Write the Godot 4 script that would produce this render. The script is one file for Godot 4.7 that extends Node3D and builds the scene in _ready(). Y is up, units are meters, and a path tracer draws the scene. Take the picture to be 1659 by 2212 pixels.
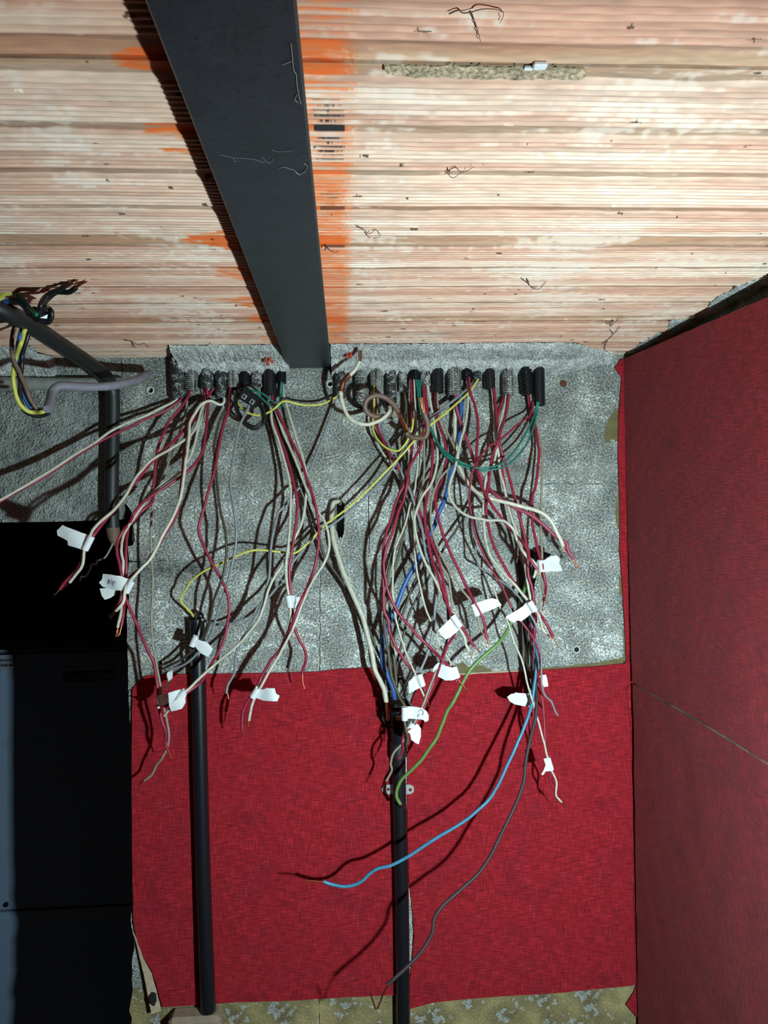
extends Node3D

# ---------------------------------------------------------------- measures
const F := 1535.0                      # focal length in pixels of the 1659 x 2212 frame
const EYE := Vector3(0.0, 1.95, 0.0)   # the back wall's face is 1 m in front of the eye
const CEIL := 2.172
var cb: Basis
var rng := RandomNumberGenerator.new()
var M := {}
var used := {}
var noise := FastNoiseLite.new()

const LAMP_AT := Vector3(0.305, 1.762, -0.17)
const LAMP_SIZE := 0.022
const LAMP_TURN := Vector3(-0.16, 0.34, 0.0)

func _ready() -> void:
	# camera
	cb = Basis(Vector3.UP, deg_to_rad(-3.15)) * Basis(Vector3.RIGHT, deg_to_rad(0.09)) * Basis(Vector3.BACK, deg_to_rad(-1.09))
	var cam := Camera3D.new()
	cam.name = "camera"
	cam.fov = rad_to_deg(2.0 * atan(1106.0 / F))
	cam.near = 0.02
	cam.transform = Transform3D(cb, EYE)
	cam.current = true
	add_child(cam)
	# no sky reaches this cellar
	var env := Environment.new()
	env.background_mode = Environment.BG_COLOR
	env.background_color = Color.BLACK
	env.tonemap_mode = Environment.TONE_MAPPER_LINEAR
	env.tonemap_exposure = 1.0
	env.sdfgi_enabled = true
	env.ssao_enabled = true
	env.ssil_enabled = true
	var we := WorldEnvironment.new()
	we.name = "world_environment"
	we.environment = env
	add_child(we)
	# the one light: a small lamp held to the right of the lens, lower and a little forward
	var lamp := AreaLight3D.new()
	lamp.name = "work_lamp_light"
	lamp.area_size = Vector2(LAMP_SIZE, LAMP_SIZE)
	lamp.light_color = Color(0.86, 0.975, 1.0)
	lamp.light_energy = 1.1
	lamp.area_range = 8.0
	lamp.area_attenuation = 2.0
	lamp.shadow_enabled = true
	lamp.position = LAMP_AT + Vector3(0, 0, -0.0015)
	lamp.rotation = LAMP_TURN
	add_child(lamp)
	# materials
	rng.seed = 20240611
	noise.seed = 5
	noise.frequency = 0.05
	make_concrete()
	make_fabric()
	make_small_materials()
	var bl := at(622, 795, 0.0)
	var br := at(715, 795, 0.0)
	beam_x0 = bl.x
	beam_x1 = br.x
	beam_y = (bl.y + br.y) * 0.5
	make_ceiling_texture(beam_x0, beam_x1)
	more_materials()
	# the large structure
	build_shell()
	build_back_wall()
	build_ceiling()
	build_beam()
	build_fabric()
	build_far_room()
	# the objects
	build_stubs()
	build_fixings()
	build_blocks_and_plug()
	build_wires_by_doorway()
	build_wires_by_side_wall()
	build_wires_under_ceiling()
	lay_wires()
	build_flags()
	build_webs()
	build_lamp()

func more_materials() -> void:
	var m: StandardMaterial3D = M.mortar.duplicate()
	m.albedo_color = Color(0.96, 0.85, 0.72)
	m.heightmap_scale = 0.1
	M.mortar_tan = m
	var o := worldly(plain(Color8(112, 102, 66), 0.85), 5.0)
	o.albedo_texture = M.grime
	M.olive_solid = o
	var b := worldly(plain(Color8(110, 88, 72), 0.7), 5.0)
	b.albedo_texture = M.grime
	M.box_brown = b
	M.brick = plain(Color8(170, 74, 58), 0.95)
	M.label_grey = plain(Color8(128, 132, 142), 0.5)
	var l := plain(Color8(240, 250, 255), 0.4)
	l.emission_enabled = true
	l.emission = Color(0.86, 0.975, 1.0)
	l.emission_energy_multiplier = 4.0
	M.lamp = l

func ray(x: float, y: float) -> Vector3:
	return cb * Vector3((x - 829.5) / F, -(y - 1106.0) / F, -1.0)

func at(x: float, y: float, d := 0.0) -> Vector3:          # a point d metres in front of the back wall
	var r := ray(x, y)
	return EYE + r * ((1.0 - d) / -r.z)

func at_side(x: float, y: float, px: float) -> Vector3:    # a point on the plane X = px
	var r := ray(x, y)
	return EYE + r * (px / r.x)

func at_height(x: float, y: float, h: float) -> Vector3:   # a point on the plane Y = h
	var r := ray(x, y)
	return EYE + r * ((h - EYE.y) / r.y)

# ---------------------------------------------------------------- names and metas
func numbered(called: String) -> String:
	if not used.has(called):
		used[called] = 0
		return called
	used[called] += 1
	return "%s_%03d" % [called, used[called]]

func tag(o: Node, label: String, category: String, group := "", kind := "") -> Node:
	if label: o.set_meta("label", label)
	if category: o.set_meta("category", category)
	if group: o.set_meta("group", group)
	if kind: o.set_meta("kind", kind)
	return o

func thing(called: String, label: String, category: String, where := Vector3.ZERO, group := "") -> Node3D:
	var o := Node3D.new()
	o.name = numbered(called)
	add_child(o)
	o.position = where
	tag(o, label, category, group)
	return o

var part_counts := {}
func part(called: String, mesh: Mesh, mat: Material, parent: Node) -> MeshInstance3D:
	var o := MeshInstance3D.new()
	var key := str(parent.get_instance_id()) + called
	part_counts[key] = part_counts.get(key, -1) + 1
	o.name = called if part_counts[key] == 0 else "%s_%03d" % [called, part_counts[key]]
	o.mesh = mesh
	o.material_override = mat
	parent.add_child(o)
	return o

# ---------------------------------------------------------------- mesh helpers
func begin() -> SurfaceTool:
	var st := SurfaceTool.new()
	st.begin(Mesh.PRIMITIVE_TRIANGLES)
	return st

func tri(st: SurfaceTool, a: Vector3, b: Vector3, c: Vector3, out: Vector3) -> void:
	var n := (b - a).cross(c - a)
	if n.dot(out) > 0.0:               # Godot's front faces run clockwise
		var t := b
		b = c
		c = t
		n = -n
	st.set_normal(-n.normalized())
	st.add_vertex(a)
	st.add_vertex(b)
	st.add_vertex(c)

func quad(st: SurfaceTool, a: Vector3, b: Vector3, c: Vector3, d: Vector3, out: Vector3) -> void:
	tri(st, a, b, c, out)
	tri(st, a, c, d, out)

func smooth_tri(st: SurfaceTool, p: Array, n: Array) -> void:
	var g: Vector3 = (p[1] - p[0]).cross(p[2] - p[0])
	var order := [0, 1, 2] if g.dot(n[0] + n[1] + n[2]) < 0.0 else [0, 2, 1]
	for i in order:
		st.set_normal(n[i])
		st.add_vertex(p[i])

func box(st: SurfaceTool, lo: Vector3, hi: Vector3, bev := 0.0) -> void:
	var c := (lo + hi) * 0.5
	var h := (hi - lo) * 0.5
	var b: float = minf(bev, minf(h.x, minf(h.y, h.z)) * 0.9)
	for ax in 3:
		for s in [-1.0, 1.0]:
			var u := (ax + 1) % 3
			var v := (ax + 2) % 3
			var q := []
			for k in [[-1, -1], [1, -1], [1, 1], [-1, 1]]:
				var p := Vector3.ZERO
				p[ax] = s * h[ax]
				p[u] = k[0] * (h[u] - b)
				p[v] = k[1] * (h[v] - b)
				q.append(c + p)
			var n := Vector3.ZERO
			n[ax] = s
			quad(st, q[0], q[1], q[2], q[3], n)
			if b > 0.0:
				for s2 in [-1.0, 1.0]:                 # chamfer towards u
					var e := []
					for k in [-1.0, 1.0]:
						var p1 := Vector3.ZERO
						p1[ax] = s * h[ax]; p1[u] = s2 * (h[u] - b); p1[v] = k * (h[v] - b)
						var p2 := Vector3.ZERO
						p2[ax] = s * (h[ax] - b); p2[u] = s2 * h[u]; p2[v] = k * (h[v] - b)
						e.append([c + p1, c + p2])
					var n2 := Vector3.ZERO
					n2[ax] = s; n2[u] = s2
					quad(st, e[0][0], e[0][1], e[1][1], e[1][0], n2)
	if b > 0.0:
		for sx in [-1.0, 1.0]:
			for sy in [-1.0, 1.0]:
				for sz in [-1.0, 1.0]:
					var s3 := Vector3(sx, sy, sz)
					tri(st, c + s3 * Vector3(h.x, h.y - b, h.z - b), c + s3 * Vector3(h.x - b, h.y, h.z - b), c + s3 * Vector3(h.x - b, h.y - b, h.z), s3)

func frame_of(t: Vector3) -> Array:
	var up := Vector3.UP if absf(t.y) < 0.9 else Vector3.RIGHT
	var u := t.cross(up).normalized()
	return [u, t.cross(u).normalized()]

# a round tube through the points; radii per point
func tube(st: SurfaceTool, pts: PackedVector3Array, radii: PackedFloat32Array, sides := 10, caps := true) -> void:
	var n := pts.size()
	var rings := []
	var norms := []
	var u := Vector3.ZERO
	for i in n:
		var t := (pts[mini(i + 1, n - 1)] - pts[maxi(i - 1, 0)]).normalized()
		if i == 0:
			u = frame_of(t)[0]
		else:
			u = (u - t * u.dot(t)).normalized()
		var v := t.cross(u)
		var ring := PackedVector3Array()
		var nr := PackedVector3Array()
		for k in sides:
			var a := TAU * k / sides
			var dir := u * cos(a) + v * sin(a)
			ring.append(pts[i] + dir * radii[i])
			nr.append(dir)
		rings.append(ring)
		norms.append(nr)
	for i in n - 1:
		for k in sides:
			var l := (k + 1) % sides
			smooth_tri(st, [rings[i][k], rings[i][l], rings[i + 1][l]], [norms[i][k], norms[i][l], norms[i + 1][l]])
			smooth_tri(st, [rings[i][k], rings[i + 1][l], rings[i + 1][k]], [norms[i][k], norms[i + 1][l], norms[i + 1][k]])
	if caps:
		for e in [0, n - 1]:
			var out: Vector3 = pts[0] - pts[1] if e == 0 else pts[n - 1] - pts[n - 2]
			for k in sides:
				tri(st, pts[e], rings[e][k], rings[e][(k + 1) % sides], out)

func spline(p: PackedVector3Array, per := 6) -> PackedVector3Array:
	var out := PackedVector3Array()
	var n := p.size()
	if n < 3:
		return p
	for i in n - 1:
		var a := p[maxi(i - 1, 0)]
		var d := p[mini(i + 2, n - 1)]
		for k in per:
			out.append(p[i].cubic_interpolate(p[i + 1], a, d, float(k) / per))
	out.append(p[n - 1])
	return out

func same(r: float, n: int) -> PackedFloat32Array:
	var a := PackedFloat32Array()
	a.resize(n)
	a.fill(r)
	return a

# "x,y,d x,y x,y,d": picture places and distances off the wall in mm; a missing distance is taken between its neighbours
func path(text: String) -> PackedVector3Array:
	var xs := []
	var ds := []
	for w in text.split(" ", false):
		var f := w.split(",")
		xs.append(Vector2(f[0].to_float(), f[1].to_float()))
		ds.append(f[2].to_float() * 0.001 if f.size() > 2 else -1.0)
	var last := -1
	for i in ds.size():
		if ds[i] >= 0.0:
			if last >= 0:
				for k in range(last + 1, i):
					ds[k] = lerpf(ds[last], ds[i], float(k - last) / (i - last))
			else:
				for k in i:
					ds[k] = ds[i]
			last = i
	for k in range(last + 1, ds.size()):
		ds[k] = ds[last] if last >= 0 else 0.02
	var out := PackedVector3Array()
	for i in xs.size():
		out.append(at(xs[i].x, xs[i].y, ds[i]))
	return out

func poly(text: String) -> PackedVector2Array:
	var out := PackedVector2Array()
	for w in text.split(" ", false):
		var f := w.split(",")
		out.append(Vector2(f[0].to_float(), f[1].to_float()))
	return out

func on_wall(p: PackedVector2Array) -> PackedVector2Array:   # picture places -> metres on the back wall (x, y)
	var out := PackedVector2Array()
	for q in p:
		var w := at(q.x, q.y)
		out.append(Vector2(w.x, w.y))
	return out

func rough_edge(p: PackedVector2Array, step: float, amp: float) -> PackedVector2Array:
	var out := PackedVector2Array()
	for i in p.size():
		var a := p[i]
		var b := p[(i + 1) % p.size()]
		var n := maxi(1, int(a.distance_to(b) / step))
		var side := (b - a).orthogonal().normalized()
		for k in n:
			out.append(a.lerp(b, float(k) / n) + side * (0.0 if k == 0 else rng.randf_range(-amp, amp)))
	return out

# a slab from an outline (x, y): front face at z given by zf, back face at zb; holes cut through; triangulated over a grid so that it can bulge
func slab(outline: PackedVector2Array, zf: Callable, thick: float, grid := 0.0, holes := [], bev := 0.0) -> ArrayMesh:
	var st := begin()
	var pts := PackedVector2Array(outline)
	var loops := [outline]
	for h in holes:
		pts.append_array(h)
		loops.append(h)
	if grid > 0.0:
		var r := Rect2(outline[0], Vector2.ZERO)
		for p in outline:
			r = r.expand(p)
		var y := r.position.y + grid * 0.5
		while y < r.end.y:
			var x := r.position.x + grid * 0.5
			while x < r.end.x:
				var q := Vector2(x, y)
				var ok := Geometry2D.is_point_in_polygon(q, outline)
				for h in holes:
					ok = ok and not Geometry2D.is_point_in_polygon(q, h)
				if ok:
					for p in pts:
						if p.distance_squared_to(q) < grid * grid * 0.1:
							ok = false
							break
				if ok:
					pts.append(q + Vector2(rng.randf_range(-0.1, 0.1), rng.randf_range(-0.1, 0.1)) * grid)
				x += grid
			y += grid
	var front := PackedVector3Array()
	for p in pts:
		front.append(Vector3(p.x, p.y, (zf as Callable).call(p)))
	var idx: PackedInt32Array
	if grid > 0.0 or holes.size():
		idx = Geometry2D.triangulate_delaunay(pts)
	else:
		idx = Geometry2D.triangulate_polygon(pts)
	var nrm := PackedVector3Array()
	nrm.resize(pts.size())
	var keep := []
	for i in range(0, idx.size(), 3):
		var c := (pts[idx[i]] + pts[idx[i + 1]] + pts[idx[i + 2]]) / 3.0
		if grid > 0.0 or holes.size():
			if not Geometry2D.is_point_in_polygon(c, outline):
				continue
			var inside := false
			for h in holes:
				inside = inside or Geometry2D.is_point_in_polygon(c, h)
			if inside:
				continue
		var n := (front[idx[i + 1]] - front[idx[i]]).cross(front[idx[i + 2]] - front[idx[i]])
		if n.z < 0.0:
			n = -n
		for k in 3:
			nrm[idx[i + k]] += n
		keep.append([idx[i], idx[i + 1], idx[i + 2]])
	var back := Vector3(0, 0, -thick)
	for k in keep:
		smooth_tri(st, [front[k[0]], front[k[1]], front[k[2]]], [nrm[k[0]].normalized(), nrm[k[1]].normalized(), nrm[k[2]].normalized()])
		tri(st, front[k[0]] + back, front[k[1]] + back, front[k[2]] + back, Vector3(0, 0, -1))
	var base := 0
	for li in loops.size():
		var loop: PackedVector2Array = loops[li]
		var clock := Geometry2D.is_polygon_clockwise(loop)
		for i in loop.size():
			var j := (i + 1) % loop.size()
			var a := front[base + i]
			var b := front[base + j]
			var o := Vector2(loop[j] - loop[i]).orthogonal()
			var out := Vector3(o.x, o.y, 0.0)
			# outward of the solid
			var mid := (loop[i] + loop[j]) * 0.5 + o.normalized() * 1e-5
			if Geometry2D.is_point_in_polygon(mid, loop) != (li > 0):
				out = -out
			quad(st, a, b, b + back, a + back, out)
		base += loop.size()
	return st.commit()

func flat(z: float) -> Callable:
	return func(_p: Vector2) -> float: return z

# ---------------------------------------------------------------- textures
func field(w: int, h: int, freq: float, oct: int, sd: int, kind := FastNoiseLite.TYPE_SIMPLEX_SMOOTH) -> PackedByteArray:
	var n := FastNoiseLite.new()
	n.seed = sd
	n.noise_type = kind
	n.frequency = freq
	n.fractal_octaves = oct
	n.fractal_type = FastNoiseLite.FRACTAL_FBM if oct > 1 else FastNoiseLite.FRACTAL_NONE
	var im := n.get_seamless_image(w, h)
	im.convert(Image.FORMAT_L8)
	return im.get_data()

func stretched(w: int, h: int, w0: int, h0: int, freq: float, oct: int, sd: int) -> PackedByteArray:
	var n := FastNoiseLite.new()
	n.seed = sd
	n.frequency = freq
	n.fractal_octaves = oct
	var im := n.get_seamless_image(w0, h0)
	im.convert(Image.FORMAT_L8)
	im.resize(w, h, Image.INTERPOLATE_CUBIC)
	return im.get_data()

func tex(data: PackedByteArray, w: int, h: int, fmt := Image.FORMAT_RGB8) -> ImageTexture:
	return ImageTexture.create_from_image(Image.create_from_data(w, h, false, fmt, data))

func plain(col: Color, rough := 0.6, metal := 0.0) -> StandardMaterial3D:
	var m := StandardMaterial3D.new()
	m.albedo_color = col
	m.roughness = rough
	m.metallic = metal
	return m

func worldly(m: BaseMaterial3D, scale: float) -> BaseMaterial3D:
	m.uv1_triplanar = true
	m.uv1_world_triplanar = true
	m.uv1_triplanar_sharpness = 4.0
	m.uv1_scale = Vector3.ONE * scale
	return m

func rgb8(s: float, lo := 0.0, hi := 255.0) -> int:
	return int(clampf(s, lo, hi))

const WALL_W := 0.78       # metres of wall that one width of the concrete texture covers
const WALL_H := 0.56

# marks that the photograph shows on the blocks: [x, y, reach across, reach along y] in picture places, strength; lime when positive, damp grime when negative
const MARKS := [
	[325, 1060, 9, 150, 1.0], [318, 960, 14, 40, 0.6], [480, 1150, 8, 80, 0.7], [470, 1120, 5, 60, 0.5], [600, 1396, 90, 8, 0.9], [690, 1350, 34, 30, 0.7], [640, 1345, 40, 16, 0.5], [1240, 1036, 70, 7, 0.9],
	[1197, 1110, 8, 70, 0.6], [1225, 1222, 60, 12, 0.7], [1270, 1360, 70, 26, 0.6], [1300, 1400, 30, 30, 0.7], [345, 1300, 12, 50, 0.8], [400, 1330, 40, 24, 0.6], [350, 1385, 60, 10, 0.7], [600, 1075, 60, 24, 0.45],
	[780, 1430, 16, 60, 0.7], [800, 1075, 50, 26, 0.35], [710, 1050, 44, 18, 0.7], [1100, 1350, 26, 40, 0.3], [1010, 1420, 20, 14, 0.6], [900, 1180, 60, 26, 0.3], [1290, 880, 36, 60, 0.35], [1190, 905, 40, 30, 0.3],
	[522, 980, 14, 70, -0.5], [505, 900, 16, 50, -0.35], [380, 1232, 70, 20, -0.6], [300, 1222, 30, 14, -0.5], [520, 1225, 80, 12, -0.35], [730, 1250, 60, 24, -0.3], [1220, 1205, 60, 10, -0.35], [860, 1040, 50, 8, -0.4],
	[1268, 915, 14, 8, -0.6], [1320, 1080, 16, 40, -0.3], [620, 900, 40, 50, -0.2], [700, 940, 40, 60, -0.2], [1130, 1010, 60, 12, -0.3], [340, 1462, 50, 14, -0.5], [690, 1208, 40, 8, -0.4],
]

func make_concrete() -> void:
	var w := 1024
	var a := field(w, w, 0.006, 4, 11)      # broad tone
	var b := field(w, w, 0.030, 3, 12)      # patches of lime
	var c := field(w, w, 0.12, 2, 13)       # sand grain
	var e := field(w, w, 0.45, 1, 14)       # specks
	var g := field(w, w, 0.09, 2, 15, FastNoiseLite.TYPE_CELLULAR)
	var olive := PackedByteArray()
	olive.resize(w * w * 3)
	var mort := PackedByteArray()
	mort.resize(w * w * 3)
	var hgt := PackedByteArray()
	hgt.resize(w * w)
	for i in w * w:
		var sp := clampf((e[i] * 0.6 + c[i] * 0.4 - 140.0) / 36.0, 0.0, 1.0)
		var pit := clampf((74.0 - (c[i] * 0.6 + e[i] * 0.4)) / 26.0, 0.0, 1.0)
		hgt[i] = rgb8(128.0 + (c[i] - 128) * 0.65 + (e[i] - 128) * 0.40 + (b[i] - 128) * 0.30 - pit * 60.0 + (g[i] - 128) * 0.12)
		var t := 150.0 + (a[i] - 128) * 0.2 + (c[i] - 128) * 0.24 + sp * 26.0 - pit * 40.0
		mort[i * 3] = rgb8(t * 1.17 + (b[i] - 128) * 0.25)
		mort[i * 3 + 1] = rgb8(t * 1.18 + (b[i] - 128) * 0.25)
		mort[i * 3 + 2] = rgb8(t * 1.14 + (b[i] - 128) * 0.25)
		var keep := clampf((b[i] * 0.55 + a[i] * 0.45 - 88.0) / 18.0, 0.0, 1.0)     # where the old olive paint is still on
		var o := 116.0 + (a[i] - 128) * 0.3 + (c[i] - 128) * 0.16
		olive[i * 3] = rgb8(lerpf(t, o * 1.08, keep))
		olive[i * 3 + 1] = rgb8(lerpf(t, o * 0.97, keep))
		olive[i * 3 + 2] = rgb8(lerpf(t * 0.95, o * 0.66, keep))
	# the blocks' colour
	var cw := 1856
	var ch := 1332
	var col := PackedByteArray()
	col.resize(cw * ch * 3)
	var mark := PackedFloat32Array()       # a coarse map of the marks
	var mw := cw / 8
	var mh := ch / 8
	mark.resize((mw + 2) * (mh + 2))
	for q in MARKS:
		var p := at(q[0], q[1])
		var u := fposmod(p.x / WALL_W, 1.0) * mw
		var v := fposmod(-p.y / WALL_H, 1.0) * mh
		var ru: float = q[2] / F / WALL_W * mw
		var rv: float = q[3] / F / WALL_H * mh
		for y in range(maxi(0, int(v - rv * 1.6)), mini(mh, int(v + rv * 1.6) + 2)):
			for x in range(maxi(0, int(u - ru * 1.6)), mini(mw, int(u + ru * 1.6) + 2)):
				var d := Vector2((x - u) / maxf(ru, 0.7), (y - v) / maxf(rv, 0.7)).length()
				mark[y * (mw + 2) + x] += 1.7 * float(q[4]) * clampf(1.4 - d, 0.0, 1.0)
	for y in ch:
		var my := y / 8
		var fy := (y % 8) / 8.0
		for x in cw:
			var i := (y % w) * w + (x % w)
			var i2 := ((y * 5 + 300) % w) * w + ((x * 3 + 77) % w)
			var m0 := my * (mw + 2) + x / 8
			var fx := (x % 8) / 8.0
			var mk := lerpf(lerpf(mark[m0], mark[m0 + 1], fx), lerpf(mark[m0 + mw + 2], mark[m0 + mw + 3], fx), fy)
			var t := 134.0 + (a[i] - 128) * 0.20 + (c[i] - 128) * 0.34 + (e[i] - 128) * 0.20
			var lime := clampf((b[i] * 0.55 + a[i] * 0.45 - 142.0) / 40.0, 0.0, 0.7) + maxf(mk, 0.0) * clampf(0.55 + (b[i] - 128) * 0.012, 0.0, 1.2)
			var sp := clampf((e[i] * 0.4 + c[i] * 0.6 - 146.0) / 22.0, 0.0, 1.0)
			t += lime * 14.0 + sp * (24.0 + lime * 54.0)
			var pit := clampf((78.0 - (c[i] * 0.6 + e[i] * 0.4)) / 24.0, 0.0, 1.0)
			t -= pit * 62.0
			if mk < 0.0:
				t *= 1.0 + maxf(mk, -1.0) * 0.3 * clampf(0.6 + (b[i] - 118) * 0.012, 0.1, 1.1)
			var o := (y * cw + x) * 3
			var hue := (a[i2] - 128) * 0.04
			col[o] = rgb8(t * 0.985 + hue)
			col[o + 1] = rgb8(t)
			col[o + 2] = rgb8(t * 0.955 - hue)
	var th := tex(hgt, w, w, Image.FORMAT_L8)
	var m := worldly(plain(Color.WHITE, 0.92), 1.0)
	m.uv1_scale = Vector3(1.0 / WALL_W, 1.0 / WALL_H, 1.0 / WALL_W)
	m.albedo_texture = tex(col, cw, ch)
	m.heightmap_enabled = true
	m.heightmap_texture = th
	m.heightmap_scale = 0.17
	M.concrete = m
	var dk: StandardMaterial3D = m.duplicate()
	dk.albedo_color = Color(0.93, 0.93, 0.92)
	M.concrete_dull = dk
	# trowelled cement of the lintel: lumps and dents, little grain
	var c2 := field(w, w, 0.02, 4, 21)
	var c3 := field(w, w, 0.05, 3, 22)
	var rc := PackedByteArray()
	rc.resize(w * w * 3)
	var rh := PackedByteArray()
	rh.resize(w * w)
	for i in w * w:
		var lump := absf(c3[i] - 128.0)
		rh[i] = rgb8(120.0 + (c2[i] - 128) * 0.5 + lump * 0.9 + (e[i] - 128) * 0.10)
		var t := 140.0 + (a[i] - 128) * 0.18 + (c[i] - 128) * 0.22 + (c2[i] - 128) * 0.12
		rc[i * 3] = rgb8(t * 0.98)
		rc[i * 3 + 1] = rgb8(t)
		rc[i * 3 + 2] = rgb8(t * 0.96)
	var r := worldly(m.duplicate(), 2.6)
	r.albedo_texture = tex(rc, w, w)
	r.heightmap_texture = tex(rh, w, w, Image.FORMAT_L8)
	r.heightmap_scale = 0.6
	M.rough_concrete = r
	var p := worldly(m.duplicate(), 2.3)
	p.albedo_texture = tex(mort, w, w)
	p.heightmap_scale = 0.30
	M.mortar = p
	var o2 := worldly(m.duplicate(), 2.3)
	o2.albedo_texture = tex(olive, w, w)
	o2.heightmap_scale = 0.06
	M.olive = o2

func make_fabric() -> void:
	var w := 1020
	var hz := stretched(w, w, 64, 1020, 0.16, 2, 31)     # slubs along the weft
	var vt := stretched(w, w, 1020, 64, 0.16, 2, 32)     # and the warp
	var br := field(w, w, 0.004, 2, 33)
	var fi := field(w, w, 0.3, 1, 34)
	var col := PackedByteArray()
	col.resize(w * w * 3)
	var hgt := PackedByteArray()
	hgt.resize(w * w)
	for y in w:
		var ty := y / 3
		for x in w:
			var i := y * w + x
			var tx := x / 3
			var over := 1.0 if (tx + ty) & 1 else 0.0
			var gap := 1.0 if (x % 3 == 0 and over < 0.5) or (y % 3 == 0 and over > 0.5) else 0.0
			var th := (hz[i] - 128) * 0.42 + (vt[i] - 128) * 0.32
			var t := 128.0 + th + (over - 0.5) * 22.0 - gap * 34.0 + (fi[i] - 128) * 0.16
			hgt[i] = rgb8(t)
			var worn := clampf((t - 152.0) / 60.0, 0.0, 1.0)
			var dirt := clampf((br[i] - 136.0) / 60.0, 0.0, 1.0)
			var k := 0.96 + (t - 128.0) * 0.0040 - dirt * 0.05
			col[i * 3] = rgb8(158.0 * k + worn * 26.0)
			col[i * 3 + 1] = rgb8(34.0 * k + worn * 30.0 + dirt * 2.0)
			col[i * 3 + 2] = rgb8(43.0 * k + worn * 30.0 + dirt * 4.0)
	var m := worldly(plain(Color.WHITE, 0.72), 4.0)
	m.albedo_texture = tex(col, w, w)
	m.heightmap_enabled = true
	m.heightmap_texture = tex(hgt, w, w, Image.FORMAT_L8)
	m.heightmap_scale = 0.05
	m.metallic_specular = 0.12
	m.rim_enabled = true
	m.rim = 0.2
	m.rim_tint = 1.0
	M.fabric = m

const CX0 := -0.80
const CX1 := 0.46
const CZ0 := 0.26
const CZ1 := 1.04
const PITCH := 0.2345
const JOINT := 0.349
const BAND := 0.0042
const MARGIN := 0.0095

# the profile of a clay plank across its width: 0 = face of a ridge, up to 1 = bottom of a groove; u in metres from the plank's near edge
func groove(u: float) -> float:
	var m := MARGIN
	if u < m or u > PITCH - m:
		return 0.0
	var span := (PITCH - 2.0 * m) / 4.0
	var v := fmod(u - m, span)
	if v < BAND or v > span - BAND:
		return 1.0
	var q := fmod((v - BAND) / ((span - 2.0 * BAND) / 9.0), 1.0)
	if q < 0.5:
		return 0.0
	return sin((q - 0.5) * TAU) if q < 0.75 else sin((1.0 - q) * TAU)

# where the orange primer was brushed past the beam's far side: [depth, reach, half width]
const BRUSHED := [[0.352, 0.026, 0.010], [0.413, 0.026, 0.009], [0.435, 0.022, 0.005], [0.58, 0.038, 0.018], [0.66, 0.029, 0.016], [0.745, 0.036, 0.018], [0.81, 0.024, 0.02], [0.90, 0.018, 0.03], [0.30, 0.02, 0.01]]

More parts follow.
